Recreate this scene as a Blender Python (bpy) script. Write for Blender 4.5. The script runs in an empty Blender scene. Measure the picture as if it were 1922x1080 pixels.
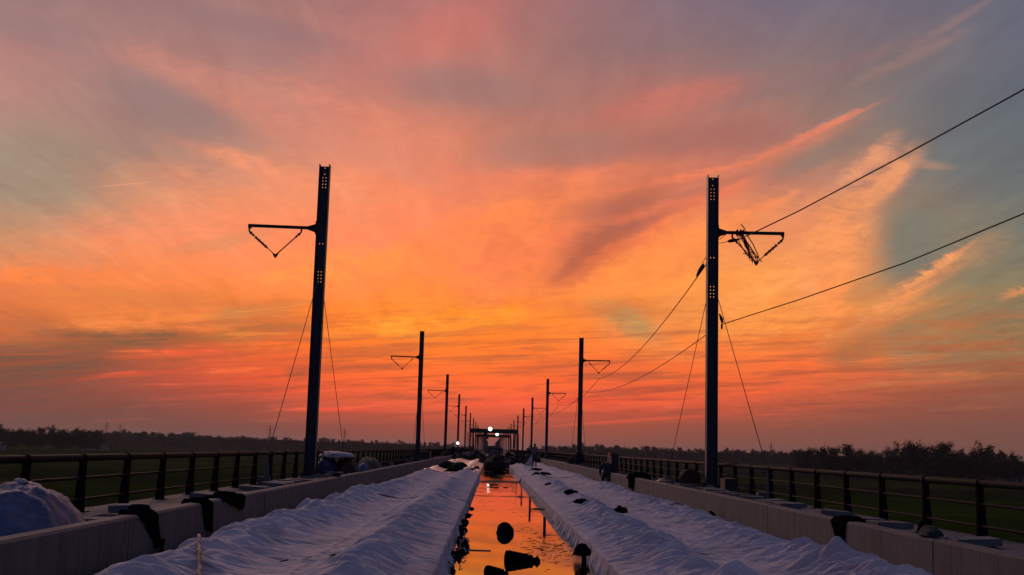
import bpy, bmesh, math, random
import numpy as np
from mathutils import Vector, Matrix

random.seed(7)
RNG = np.random.default_rng(11)
S = bpy.context.scene
COL = S.collection

# ------------------------------------------------------------------ camera
# world frame: x to the right across the viaduct, y along it, z up; water on the deck is z = 0
AX = Vector((0.99945, -0.01663, 0.02842)).normalized()      # camera right
F_PX = 2213.0                                               # focal length in photo pixels (1922 wide)


def camera_axes():
    def ray(px, py):
        return Vector(((px - 961) / F_PX, -(py - 540) / F_PX, -1.0))
    Y = ray(922.0, 841.5).normalized()
    Z = ray(1922.0, 869.5).cross(Y).normalized()
    X = Y.cross(Z)
    # rows X, Y, Z = world axes seen in camera space
    return Matrix((X, Y, Z))


ROT = camera_axes()
CAM_POS = Vector((-0.48, 0.0, 1.56))
cam_data = bpy.data.cameras.new("camera")
cam_data.sensor_width = 36.0
cam_data.lens = 36.0 * F_PX / 1922.0
cam_data.clip_start = 0.1
cam_data.clip_end = 20000
cam = bpy.data.objects.new("camera", cam_data)
COL.objects.link(cam)
cam.matrix_world = Matrix.Translation(CAM_POS) @ ROT.to_4x4()
S.camera = cam
S.view_settings.view_transform = 'Standard'
S.view_settings.look = 'None'
S.view_settings.exposure = 0.0
S.view_settings.gamma = 1.0
S.render.resolution_x = 1024
S.render.resolution_y = 575


# added sun lamp for contrast in the folds, standing in for glow above view
sun_data = bpy.data.lights.new('added_glow', 'SUN')
sun_data.energy = .62
sun_data.angle = math.radians(24)
sun_data.color = (1.0, .60, .46)
sun = bpy.data.objects.new('added_glow', sun_data)
COL.objects.link(sun)
el, az = math.radians(20), math.radians(-18)
sun.rotation_euler = Vector((-math.sin(az) * math.cos(el), -math.cos(az) * math.cos(el), -math.sin(el))).to_track_quat('-Z', 'Y').to_euler()


# ------------------------------------------------------------------ sky (world)
def lin(c):
    out = []
    for v in c[:3]:
        v = v / 255.0
        out.append(v / 12.92 if v <= 0.04045 else ((v + 0.055) / 1.055) ** 2.4)
    return (*out, 1.0)


class G:
    """tiny node-graph writer"""
    def __init__(self, tree):
        self.t = tree
        self.n = tree.nodes
        self.l = tree.links

    def _in(self, sock, v):
        if v is None:
            return
        if isinstance(v, bpy.types.NodeSocket):
            self.l.new(v, sock)
        else:
            sock.default_value = v

    def math(self, op, a, b=None, c=None, clamp=False):
        m = self.n.new('ShaderNodeMath')
        m.operation = op
        m.use_clamp = clamp
        for i, v in enumerate((a, b, c)):
            self._in(m.inputs[i], v)
        return m.outputs[0]

    def vmath(self, op, a, b=None, scale=None):
        m = self.n.new('ShaderNodeVectorMath')
        m.operation = op
        self._in(m.inputs[0], a)
        self._in(m.inputs[1], b)
        if scale is not None:
            self._in(m.inputs['Scale'], scale)
        return m.outputs['Value'] if op in ('DOT_PRODUCT', 'LENGTH') else m.outputs[0]

    def comb(self, x, y, z=0.0):
        m = self.n.new('ShaderNodeCombineXYZ')
        for i, v in enumerate((x, y, z)):
            self._in(m.inputs[i], v)
        return m.outputs[0]

    def sep(self, v):
        m = self.n.new('ShaderNodeSeparateXYZ')
        self._in(m.inputs[0], v)
        return m.outputs

    def mapr(self, v, a, b, c=0.0, d=1.0, interp='LINEAR'):
        m = self.n.new('ShaderNodeMapRange')
        m.interpolation_type = interp
        for i, x in enumerate((v, a, b, c, d)):
            self._in(m.inputs[i], x)
        return m.outputs[0]

    def mapping(self, v, loc=(0, 0, 0), rot=(0, 0, 0), scale=(1, 1, 1), kind='POINT'):
        m = self.n.new('ShaderNodeMapping')
        m.vector_type = kind
        self._in(m.inputs[0], v)
        if kind != 'VECTOR':
            m.inputs['Location'].default_value = loc
        m.inputs['Rotation'].default_value = rot
        m.inputs['Scale'].default_value = scale
        return m.outputs[0]

    def noise(self, v, scale=1.0, detail=4.0, rough=0.55, dist=0.0, lac=2.0, out='Fac', kind='FBM'):
        m = self.n.new('ShaderNodeTexNoise')
        m.noise_type = kind
        self._in(m.inputs['Vector'], v)
        m.inputs['Scale'].default_value = scale
        m.inputs['Detail'].default_value = detail
        m.inputs['Roughness'].default_value = rough
        m.inputs['Distortion'].default_value = dist
        m.inputs['Lacunarity'].default_value = lac
        return m.outputs[out]

    def ramp(self, v, stops, interp='LINEAR'):
        m = self.n.new('ShaderNodeValToRGB')
        m.color_ramp.interpolation = interp
        e = m.color_ramp.elements
        while len(e) > 1:
            e.remove(e[-1])
        for i, (p, c) in enumerate(stops):
            q = e[0] if i == 0 else e.new(p)
            q.position = p
            q.color = c
        self._in(m.inputs[0], v)
        return m.outputs[0]

    def mix(self, f, a, b, mode='MIX'):
        m = self.n.new('ShaderNodeMix')
        m.data_type = 'RGBA'
        m.blend_type = mode
        self._in(m.inputs['Factor'], f)
        self._in(m.inputs[6], a)
        self._in(m.inputs[7], b)
        return m.outputs[2]


world = bpy.data.worlds.new("World")
S.world = world
world.use_nodes = True
SKY_X = [0, 175, 350, 525, 700, 875, 1050, 1225, 1400, 1575, 1750, 1922]
SKY_ROWS = [
    (-700, [(92, 84, 104)] * 12),
    (-250, [(150, 124, 126), (148, 122, 126), (148, 120, 124), (148, 118, 122), (152, 116, 120), (148, 114, 120), (134, 112, 120), (126, 110, 124), (118, 108, 126), (110, 106, 126), (104, 104, 124), (98, 104, 122)]),
    (0, [(158, 128, 126), (156, 124, 124), (155, 122, 122), (156, 121, 120), (174, 119, 117), (182, 116, 112), (160, 114, 115), (134, 112, 122), (120, 110, 128), (114, 108, 124), (112, 108, 122), (96, 104, 122)]),
    (90, [(178, 130, 126), (164, 128, 124), (170, 126, 122), (158, 121, 120), (188, 124, 118), (194, 122, 110), (154, 115, 113), (140, 113, 117), (132, 112, 118), (126, 112, 116), (120, 112, 118), (98, 106, 122)]),
    (180, [(184, 138, 130), (170, 132, 125), (164, 128, 122), (192, 132, 120), (200, 130, 115), (176, 123, 115), (160, 118, 112), (182, 118, 108), (148, 116, 112), (138, 118, 113), (112, 112, 118), (96, 106, 118)]),
    (270, [(170, 142, 126), (164, 134, 122), (166, 133, 123), (212, 142, 118), (230, 141, 110), (206, 132, 110), (180, 122, 106), (188, 118, 102), (184, 119, 104), (152, 125, 113), (116, 115, 114), (100, 110, 117)]),
    (360, [(166, 146, 124), (190, 146, 118), (220, 149, 114), (242, 148, 108), (245, 146, 104), (245, 138, 98), (206, 124, 94), (220, 125, 92), (208, 128, 102), (184, 135, 112), (122, 118, 111), (104, 114, 114)]),
    (450, [(196, 146, 110), (236, 148, 108), (248, 146, 103), (252, 144, 99), (254, 141, 97), (252, 134, 92), (232, 120, 84), (250, 140, 80), (240, 145, 90), (228, 148, 96), (134, 124, 106), (122, 122, 108)]),
    (540, [(232, 128, 78), (244, 138, 76), (250, 141, 80), (254, 142, 78), (255, 144, 72), (255, 141, 72), (252, 138, 74), (255, 155, 72), (250, 160, 80), (228, 146, 82), (150, 130, 98), (132, 125, 100)]),
    (600, [(212, 116, 68), (226, 128, 66), (232, 128, 62), (234, 126, 58), (255, 138, 50), (255, 148, 46), (255, 134, 50), (232, 146, 78), (248, 152, 72), (240, 142, 72), (150, 122, 86), (132, 115, 86)]),
    (660, [(144, 92, 70), (166, 95, 66), (202, 98, 60), (236, 102, 52), (255, 126, 48), (255, 132, 46), (252, 118, 52), (250, 132, 64), (250, 134, 62), (212, 118, 66), (160, 115, 78), (150, 113, 76)]),
    (715, [(120, 80, 70), (142, 82, 68), (194, 86, 62), (236, 92, 54), (252, 108, 52), (255, 112, 52), (248, 106, 56), (248, 106, 52), (242, 108, 58), (222, 104, 64), (168, 97, 70), (146, 95, 72)]),
    (765, [(113, 78, 71), (118, 78, 70), (138, 80, 68), (178, 83, 65), (226, 96, 64), (240, 98, 62), (236, 96, 64), (218, 88, 60), (198, 90, 64), (168, 88, 68), (144, 87, 71), (132, 86, 72)]),
    (800, [(111, 78, 72), (114, 78, 71), (120, 78, 70), (130, 79, 69), (154, 81, 67), (168, 83, 65), (164, 83, 66), (154, 82, 67), (146, 83, 68), (136, 83, 70), (128, 82, 72), (122, 82, 72)]),
    (845, [(105, 76, 72), (108, 77, 72), (112, 78, 72), (118, 79, 71), (126, 80, 71), (130, 81, 71), (128, 81, 71), (124, 80, 72), (122, 80, 72), (120, 80, 72), (117, 80, 72), (114, 80, 72)]),
]
# long soft cloud strokes: centre, half length, half width, tilt (deg, counter-clockwise), colour, strength, graininess
SKY_STROKES = [
    (620, 60, 330, 60, -14, (188, 132, 122), .35, .3),
    (330, 205, 190, 62, -22, (142, 122, 122), .55, .3),
    (480, 45, 230, 36, -14, (140, 116, 122), .45, .3),
    (70, 60, 200, 40, -10, (140, 120, 126), .4, .3),
    (60, 330, 160, 120, -10, (152, 140, 124), .6, .2),
    (560, 230, 400, 50, -24, (212, 138, 120), .5, .4),
    (860, 300, 300, 60, -20, (220, 132, 108), .35, .4),
    (860, 165, 170, 55, -8, (152, 120, 118), .55, .3),
    (830, 60, 150, 60, 20, (200, 118, 108), .4, .3),
    (1040, 285, 220, 46, 4, (160, 122, 114), .5, .5),
    (1250, 190, 190, 34, 14, (198, 116, 104), .55, .6),
    (1330, 262, 230, 40, 8, (158, 108, 104), .55, .4),
    (1010, 340, 230, 26, 4, (234, 132, 98), .65, .5),
    (1150, 430, 170, 52, 36, (170, 100, 80), .8, .4),
    (1110, 395, 120, 26, 8, (176, 108, 92), .7, .4),
    (1090, 500, 90, 34, 40, (205, 108, 70), .5, .5),
    (1300, 378, 240, 20, 14, (238, 126, 90), .60, .6),
    (1200, 440, 150, 20, 28, (244, 126, 78), .5, .5),
    (1260, 480, 260, 40, 22, (254, 148, 76), .55, .5),
    (1490, 268, 200, 9, 25, (216, 128, 104), .85, .7),
    (1420, 300, 240, 22, 20, (206, 124, 100), .5, .5),
    (1530, 300, 170, 26, 24, (138, 122, 114), .6, .3),
    (1690, 115, 160, 15, 25, (150, 122, 118), .55, .6),
    (1775, 45, 130, 12, 32, (146, 120, 120), .50, .7),
    (1560, 130, 200, 20, 22, (140, 112, 116), .5, .3),
    (1665, 345, 115, 36, 46, (222, 150, 110), 1.0, .7),
    (1745, 306, 62, 12, -8, (180, 136, 112), .6, .8),
    (1600, 400, 120, 44, 40, (228, 150, 102), .55, .8),
    (1550, 500, 52, 120, -12, (250, 156, 92), .85, .8),
    (1480, 430, 150, 60, 24, (226, 142, 102), .45, .8),
    (1725, 450, 90, 110, -20, (124, 122, 110), 1.0, .1),
    (1840, 270, 130, 130, 0, (104, 113, 118), .45, .2),
    (1700, 640, 60, 70, 20, (148, 124, 92), .5, .4),
    (1730, 530, 165, 26, 32, (224, 148, 94), 1.0, .9),
    (1640, 610, 130, 18, 22, (214, 138, 84), .7, .9),
    (1850, 470, 90, 40, 25, (158, 130, 102), .5, .8),
    (1905, 553, 50, 9, 14, (200, 136, 90), .7, .7),
    (1850, 520, 60, 26, 18, (128, 122, 100), .5, .3),
    (1840, 655, 170, 42, 4, (146, 118, 86), .55, .4),
    (1760, 712, 210, 12, 5, (190, 118, 74), .55, .6),
    (1600, 664, 90, 40, 34, (164, 108, 72), .6, .9),
    (1180, 612, 90, 42, -18, (188, 144, 92), .95, .3),
    (1240, 655, 90, 22, -20, (238, 140, 74), .5, .5),
    (1170, 640, 140, 16, -34, (248, 132, 62), .5, .5),
    (1130, 690, 200, 24, 0, (214, 98, 58), .55, .7),
    (1430, 600, 130, 46, 8, (252, 160, 78), .45, .8),
    (1500, 690, 130, 22, -6, (244, 112, 58), .6, .8),
    (800, 610, 230, 30, 6, (255, 162, 56), .6, .9),
    (660, 500, 240, 34, 8, (255, 156, 74), .5, .8),
    (930, 430, 240, 70, 20, (255, 140, 78), .55, .5),
    (260, 560, 230, 24, -4, (222, 130, 70), .6, .9),
    (300, 606, 260, 18, 3, (244, 140, 72), .5, .9),
    (420, 455, 150, 18, 12, (210, 142, 100), .45, .5),
    (470, 590, 120, 20, 8, (196, 128, 74), .6, .7),
    (90, 520, 180, 20, 0, (250, 136, 72), .6, .8),
    (230, 640, 230, 24, 2, (130, 92, 66), .85, .6),
    (480, 625, 150, 20, 4, (176, 108, 62), .7, .8),
    (60, 690, 220, 40, 2, (116, 82, 68), .8, .4),
    (350, 665, 150, 6, 2, (238, 98, 62), .85, .6),
    (280, 700, 210, 6, 4, (212, 88, 60), .8, .7),
    (610, 645, 200, 10, 3, (255, 120, 40), .6, .6),
    (640, 690, 220, 10, 0, (200, 92, 56), .6, .8),
    (540, 735, 160, 7, 3, (220, 84, 60), .6, .8),
    (640, 770, 130, 5, 0, (236, 84, 62), .6, .7),
    (560, 702, 34, 18, 0, (176, 88, 60), .7, .4),
    (720, 672, 120, 8, 3, (216, 104, 50), .6, .8),
    (1080, 752, 260, 6, 1, (240, 84, 58), .7, .7),
    (1230, 730, 200, 8, 3, (206, 84, 58), .55, .8),
    (1330, 745, 240, 5, 5, (248, 104, 58), .7, .7),
    (1190, 790, 220, 4, 4, (214, 88, 60), .6, .7),
    (1420, 765, 260, 7, 3, (196, 92, 62), .6, .8),
    (380, 140, 300, 26, -16, (196, 138, 124), .3, .7),
    (700, 225, 280, 34, -22, (226, 142, 116), .35, .7),
    (560, 330, 260, 22, -16, (246, 152, 112), .5, .8),
    (1560, 470, 130, 70, 50, (244, 156, 98), .55, .9),
    (1290, 330, 200, 9, 14, (232, 128, 92), .6, .8),
    (1340, 350, 170, 12, 16, (176, 112, 96), .45, .8),
    (1390, 412, 150, 12, 24, (255, 148, 90), .6, .8),
    (1090, 480, 90, 16, 40, (176, 98, 76), .5, .7),
    (1210, 418, 130, 18, 24, (170, 102, 86), .5, .8),
    (1440, 540, 120, 30, 28, (255, 166, 92), .5, 1.0),
    (1625, 318, 100, 30, 42, (226, 152, 114), .6, 1.0),
    (1560, 560, 40, 70, -8, (255, 152, 84), .7, .9),
    (1665, 575, 110, 9, 28, (236, 150, 92), .8, .9),
    (1770, 492, 90, 10, 34, (240, 160, 104), .8, .9),
    (1130, 590, 40, 16, -40, (226, 140, 78), .5, .5),
]


def build_sky():
    g = G(world.node_tree)
    g.n.clear()
    out = g.n.new('ShaderNodeOutputWorld')
    bg = g.n.new('ShaderNodeBackground')
    tc = g.n.new('ShaderNodeTexCoord')
    d = tc.outputs['Generated']
    # tangent plane of the sky dome about one fixed compass direction above the end of the viaduct
    Rv, Uv, Fv = ROT.col[0], ROT.col[1], -ROT.col[2]
    df = g.vmath('DOT_PRODUCT', d, tuple(Fv))
    dfc = g.math('MAXIMUM', df, 0.25)
    X = g.math('ADD', g.math('MULTIPLY', g.math('DIVIDE', g.vmath('DOT_PRODUCT', d, tuple(Rv)), dfc), F_PX), 961.0)
    Y = g.math('SUBTRACT', 540.0, g.math('MULTIPLY', g.math('DIVIDE', g.vmath('DOT_PRODUCT', d, tuple(Uv)), dfc), F_PX))
    dx, dy, dz = g.sep(d)
    k = g.math('DIVIDE', 1.0, g.math('ADD', g.math('MAXIMUM', dz, 0.0), 0.055))
    q = g.comb(g.math('MULTIPLY', dx, k), g.math('MULTIPLY', dy, k), 0.0)
    # wind-drawn structure on the cloud layer, drawn out along the viaduct direction
    q1 = g.mapping(q, rot=(0, 0, .10), scale=(1.9, .50, 1))
    n_big = g.noise(q1, 1.0, 5.0, .58, .6, out='Color')
    bx, by, bz = g.sep(n_big)
    q2 = g.mapping(q, rot=(0, 0, .2), scale=(7.0, 1.6, 1))
    n_fine = g.noise(q2, 1.0, 5.0, .6, .8)
    # horizontal streaks low down
    Yt = g.math('ADD', Y, g.math('MULTIPLY', X, .045))
    pl = g.comb(g.math('MULTIPLY', X, .0038), g.math('MULTIPLY', Yt, .062), 3.0)
    n_low = g.noise(pl, 1.0, 6.0, .66, .35)
    low = g.math('MULTIPLY', g.mapr(Y, 520, 640, 0, 1, 'SMOOTHSTEP'), g.mapr(Y, 770, 815, 1, 0, 'SMOOTHSTEP'))
    lowc = g.math('SUBTRACT', n_low, .5)
    up = g.mapr(Y, 760, 560, 0, 1, 'SMOOTHSTEP')
    # small fibres (ripple cloud)
    pf = g.comb(g.math('MULTIPLY', X, .016), g.math('MULTIPLY', Y, .05), 7.0)
    n_fib = g.noise(pf, 1.0, 4.0, .65, 1.2)
    wx = g.math('ADD', g.math('MULTIPLY', g.math('SUBTRACT', bx, .5), 260.0), g.math('MULTIPLY', g.math('SUBTRACT', n_fib, .5), 50.0))
    wy = g.math('ADD', g.math('MULTIPLY', g.math('SUBTRACT', by, .5), 150.0), g.math('MULTIPLY', g.math('SUBTRACT', n_fib, .5), g.mapr(Y, 250, 520, 24.0, 90.0)))
    wx = g.math('MULTIPLY', wx, up)
    wy = g.math('ADD', g.math('MULTIPLY', wy, up), g.math('MULTIPLY', g.math('MULTIPLY', lowc, low), 90.0))
    Xw = g.math('ADD', X, wx)
    Yw = g.math('ADD', Y, wy)
    fx = g.math('DIVIDE', Xw, 1922.0, clamp=True)
    col = None
    prev = None
    for (yy, cs) in SKY_ROWS:
        r = g.ramp(fx, [(x / 1922.0, lin(c)) for x, c in zip(SKY_X, cs)], 'B_SPLINE')
        col = r if col is None else g.mix(g.mapr(Yw, prev, yy), col, r)
        prev = yy
    # strokes use a milder warp so that they keep their own places
    Xs = g.math('ADD', X, g.math('MULTIPLY', wx, .32))
    Ys = g.math('ADD', Y, g.math('ADD', g.math('MULTIPLY', g.math('MULTIPLY', wy, up), .34), g.math('MULTIPLY', g.math('MULTIPLY', lowc, low), 24.0)))
    P = g.comb(Xs, Ys, 0.0)
    grain = g.math('ADD', g.math('MULTIPLY', n_fine, .5), g.math('MULTIPLY', n_fib, .5))
    grain_s = g.mapr(grain, .42, .58)
    P0 = P
    for i, (cx, cy, rx, ry, ang, c, st, gr) in enumerate(SKY_STROKES):
        if i % 5 == 0:      # a negligible dependency that keeps the shader compiler evaluating the strokes in order
            m = g.n.new('ShaderNodeVectorMath')
            m.operation = 'MULTIPLY_ADD'
            g.l.new(col, m.inputs[0])
            m.inputs[1].default_value = (1e-7, 1e-7, 1e-7)
            g.l.new(P0, m.inputs[2])
            P = m.outputs[0]
        m = g.mapping(P, (cx, cy, 0), (0, 0, -math.radians(ang)), (rx * 1.15, ry * 1.15, 1), 'TEXTURE')
        ln = g.vmath('LENGTH', m)
        f = g.mapr(ln, 1.0, .25, 0.0, min(1.0, st * 1.1), 'SMOOTHSTEP')
        f2 = g.math('MULTIPLY', f, g.math('MULTIPLY_ADD', grain_s, gr, 1.0 - .6 * gr), clamp=True)
        col = g.mix(f2, col, lin(c))
    dark = g.math('MULTIPLY', g.mapr(n_low, .54, .38, 0, .55, 'SMOOTHSTEP'), low)
    dcol = g.ramp(g.math('DIVIDE', Y, 1080.0), [(.5, lin((214, 122, 72))), (.60, lin((190, 100, 62))), (.66, lin((152, 82, 62))), (.74, lin((124, 78, 68)))])
    col = g.mix(dark, col, dcol)
    lite = g.math('MULTIPLY', g.mapr(n_low, .55, .70, 0, .55, 'SMOOTHSTEP'), g.math('MULTIPLY', low, g.mapr(g.math('ABSOLUTE', g.math('SUBTRACT', X, 950.0)), 500.0, 900.0, 1.0, .25)))
    col = g.mix(lite, col, g.ramp(g.math('DIVIDE', Y, 1080.0), [(.5, lin((255, 168, 80))), (.61, lin((255, 136, 52))), (.67, lin((255, 104, 62)))]))
    # light and dark mottling along the wind direction
    gain = g.math('ADD', 1.0, g.math('MULTIPLY', g.math('SUBTRACT', n_fine, .5), g.math('MULTIPLY', up, .34)))
    gain = g.math('ADD', gain, g.math('MULTIPLY', g.math('MULTIPLY', lowc, low), .35))
    gain = g.math('ADD', gain, g.math('MULTIPLY', g.math('SUBTRACT', n_fib, .5), g.math('MULTIPLY', g.math('ADD', up, low), g.mapr(Y, 250, 520, .10, .26))))
    mul = g.comb(gain, g.math('POWER', gain, 1.25), gain)
    col = g.mix(1.0, col, mul, 'MULTIPLY')
    hs = g.n.new('ShaderNodeHueSaturation')
    hs.inputs['Saturation'].default_value = 1.0
    g.l.new(col, hs.inputs['Color'])
    col = hs.outputs[0]
    # the contrail
    m = g.mapping(g.comb(X, Y, 0.0), (238, 346, 0), (0, 0, -math.radians(5.5)), (72, 1.5, 1), 'TEXTURE')
    f = g.mapr(g.vmath('LENGTH', m), 1.0, 0.3, 0.0, .6, 'SMOOTHSTEP')
    col = g.mix(f, col, lin((236, 160, 132)))
    # the rest of the dome, overhead and behind: blue-grey dusk
    back = g.ramp(g.math('MULTIPLY', g.math('ADD', dz, 0.0), 1.0, clamp=True),
                  [(0.0, lin((58, 54, 70))), (.15, lin((64, 68, 98))), (.5, lin((72, 84, 124))), (1.0, lin((74, 78, 110)))])
    col = g.mix(1.0, col, (1.06, .995, .955, 1), 'MULTIPLY')
    fb = g.mapr(df, .84, .30, 0, 1, 'SMOOTHSTEP')
    col = g.mix(fb, col, back)
    g.l.new(col, bg.inputs[0])
    bg.inputs[1].default_value = 1.0
    g.l.new(bg.outputs[0], out.inputs[0])
    world.cycles.sampling_method = 'MANUAL'
    world.cycles.sample_map_resolution = 512


build_sky()


# ------------------------------------------------------------------ helpers
def link(o, parent=None):
    COL.objects.link(o)
    if parent is not None:
        o.parent = parent
    return o


class MB:
    def __init__(self):
        self.v = []
        self.f = []
        self.m = []
        self.cur = 0

    def add(self, vs, fs):
        b = len(self.v)
        self.v += [tuple(p) for p in vs]
        self.f += [tuple(b + i for i in f) for f in fs]
        self.m += [self.cur] * len(fs)
        return self

    def box(self, x0, x1, y0, y1, z0, z1):
        vs = [(x0, y0, z0), (x1, y0, z0), (x1, y1, z0), (x0, y1, z0), (x0, y0, z1), (x1, y0, z1), (x1, y1, z1), (x0, y1, z1)]
        return self.add(vs, [(0, 3, 2, 1), (4, 5, 6, 7), (0, 1, 5, 4), (1, 2, 6, 5), (2, 3, 7, 6), (3, 0, 4, 7)])

    def prism(self, poly, axis, a, b):
        """extrude a 2-D polygon along axis ('x','y','z') from a to b"""
        def P(p, t):
            return {'x': (t, p[0], p[1]), 'y': (p[0], t, p[1]), 'z': (p[0], p[1], t)}[axis]
        n = len(poly)
        vs = [P(p, a) for p in poly] + [P(p, b) for p in poly]
        fs = [tuple(range(n))[::-1], tuple(range(n, 2 * n))]
        fs += [(i, (i + 1) % n, n + (i + 1) % n, n + i) for i in range(n)]
        return self.add(vs, fs)

    def tube(self, pts, r, sides=6, caps=True):
        pts = [Vector(p) for p in pts]
        n = len(pts)
        rs = r if isinstance(r, (list, tuple)) else [r] * n
        vs = []
        up = None
        for i, p in enumerate(pts):
            d = (pts[min(i + 1, n - 1)] - pts[max(i - 1, 0)])
            if d.length < 1e-9:
                d = Vector((0, 0, 1))
            d.normalize()
            if up is None:
                up = d.orthogonal().normalized()
            else:
                up = (up - d * up.dot(d))
                up = up.normalized() if up.length > 1e-6 else d.orthogonal().normalized()
            w = d.cross(up)
            for j in range(sides):
                a = 2 * math.pi * j / sides
                vs.append(p + (up * math.cos(a) + w * math.sin(a)) * rs[i])
        fs = []
        for i in range(n - 1):
            for j in range(sides):
                k = (j + 1) % sides
                fs.append((i * sides + j, i * sides + k, (i + 1) * sides + k, (i + 1) * sides + j))
        if caps:
            fs.append(tuple(range(sides))[::-1])
            fs.append(tuple((n - 1) * sides + j for j in range(sides)))
        return self.add(vs, fs)

    def bar(self, a, b, w, h):
        """rectangular bar from a to b"""
        a, b = Vector(a), Vector(b)
        d = (b - a).normalized()
        s = d.cross(Vector((0, 0, 1)))
        s = s.normalized() if s.length > 1e-4 else Vector((1, 0, 0))
        u = s.cross(d)
        vs = []
        for p in (a, b):
            for sx, sy in ((-1, -1), (1, -1), (1, 1), (-1, 1)):
                vs.append(p + s * (sx * w / 2) + u * (sy * h / 2))
        return self.add(vs, [(3, 2, 1, 0), (4, 5, 6, 7), (0, 1, 5, 4), (1, 2, 6, 5), (2, 3, 7, 6), (3, 0, 4, 7)])

    def mesh(self, name, mats, smooth=False, auto=None):
        me = bpy.data.meshes.new(name)
        me.from_pydata(self.v, [], self.f)
        for m in (mats if isinstance(mats, (list, tuple)) else [mats]):
            me.materials.append(m)
        if any(self.m):
            me.polygons.foreach_set('material_index', self.m)
        if smooth:
            me.polygons.foreach_set('use_smooth', [True] * len(me.polygons))
        me.update()
        return me

    def obj(self, name, mats, parent=None, smooth=False, loc=None, rotz=0.0):
        o = bpy.data.objects.new(name, self.mesh(name, mats, smooth))
        link(o, parent)
        if loc is not None:
            o.location = loc
        if rotz:
            o.rotation_euler = (0, 0, rotz)
        return o


def tag(o, label, cat, group=None):
    o['label'] = label
    o['category'] = cat
    if group:
        o['group'] = group
    return o


def thing(name, label, cat, loc=(0, 0, 0), rotz=0.0, group=None):
    o = bpy.data.objects.new(name, None)
    o.empty_display_size = .1
    link(o)
    o.location = loc
    o.rotation_euler = (0, 0, rotz)
    return tag(o, label, cat, group)


def kind(o, k):
    o['kind'] = k
    return o


def copy_tree(src, loc, label=None, rotz=None):
    r = src.copy()
    COL.objects.link(r)
    r.location = loc
    if rotz is not None:
        r.rotation_euler = (0, 0, rotz)
    if label:
        r['label'] = label
    for ch in list(src.children):
        c = ch.copy()
        COL.objects.link(c)
        c.parent = r
        for gch in list(ch.children):
            d = gch.copy()
            COL.objects.link(d)
            d.parent = c
    return r


# numpy gradient-like value noise
def _hash(ix, iy, seed):
    h = (ix.astype(np.int64) * 374761393 + iy.astype(np.int64) * 668265263 + seed * 1442695041) & 0x7fffffff
    h = (h ^ (h >> 13)) * 1274126177 & 0x7fffffff
    return ((h ^ (h >> 16)) & 0xffff) / 65535.0


def vnoise(x, y, seed=0):
    x0 = np.floor(x)
    y0 = np.floor(y)
    fx = x - x0
    fy = y - y0
    fx = fx * fx * fx * (fx * (fx * 6 - 15) + 10)
    fy = fy * fy * fy * (fy * (fy * 6 - 15) + 10)
    a = _hash(x0, y0, seed)
    b = _hash(x0 + 1, y0, seed)
    c = _hash(x0, y0 + 1, seed)
    d = _hash(x0 + 1, y0 + 1, seed)
    return (a * (1 - fx) + b * fx) * (1 - fy) + (c * (1 - fx) + d * fx) * fy


def fbm(x, y, seed=0, oct=4):
    s = 0.0
    a = .5
    t = 0.0
    for i in range(oct):
        s = s + a * vnoise(x * 2 ** i + 13.7 * i, y * 2 ** i + 7.1 * i, seed + i)
        t += a
        a *= .5
    return s / t


def ridged(x, y, seed=0, oct=3, p=1.5):
    s = 0.0
    a = .6
    t = 0.0
    for i in range(oct):
        n = 1 - np.abs(2 * vnoise(x * 2 ** i + 5.3 * i, y * 2 ** i + 9.1 * i, seed + i) - 1)
        s = s + a * n ** p
        t += a
        a *= .45
    return s / t


def grid_obj(name, X, Y, Z, mat, parent=None, smooth=True):
    nr, nc = X.shape
    co = np.stack([X, Y, Z], -1).reshape(-1, 3)
    i = np.arange(nr - 1)[:, None] * nc + np.arange(nc - 1)[None, :]
    q = np.stack([i, i + 1, i + 1 + nc, i + nc], -1).reshape(-1, 4)
    me = bpy.data.meshes.new(name)
    me.vertices.add(len(co))
    me.vertices.foreach_set('co', co.ravel().astype(np.float32))
    me.loops.add(q.size)
    me.loops.foreach_set('vertex_index', q.ravel().astype(np.int32))
    me.polygons.add(len(q))
    me.polygons.foreach_set('loop_start', (np.arange(len(q)) * 4).astype(np.int32))
    me.polygons.foreach_set('use_smooth', np.full(len(q), smooth))
    me.materials.append(mat)
    me.update(calc_edges=True)
    me.validate()
    o = bpy.data.objects.new(name, me)
    link(o, parent)
    return o


# ------------------------------------------------------------------ materials
def mat(name, color, rough=.7, metal=0.0, spec=.4, var=.25, vscale=3.0, bump=0.0, bscale=30.0, stretch=(1, 1, 1), extra=None):
    m = bpy.data.materials.new(name)
    m.use_nodes = True
    g = G(m.node_tree)
    b = g.n['Principled BSDF']
    tc = g.n.new('ShaderNodeTexCoord')
    v = g.mapping(tc.outputs['Object'], scale=stretch)
    n = g.noise(v, vscale, 6.0, .6)
    f = g.mapr(n, .3, .7, 1 - var, 1 + var)
    c = g.mix(1.0, (*color, 1.0), g.comb(f, f, f), 'MULTIPLY')
    if extra:
        c = extra(g, tc, c, b)
    g.l.new(c, b.inputs['Base Color'])
    b.inputs['Roughness'].default_value = rough
    b.inputs['Metallic'].default_value = metal
    b.inputs['Specular IOR Level'].default_value = spec
    if bump:
        bn = g.n.new('ShaderNodeBump')
        bn.inputs['Strength'].default_value = bump
        bn.inputs['Distance'].default_value = .02
        g.l.new(g.noise(v, bscale, 4.0, .6), bn.inputs['Height'])
        g.l.new(bn.outputs[0], b.inputs['Normal'])
    return m


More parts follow.
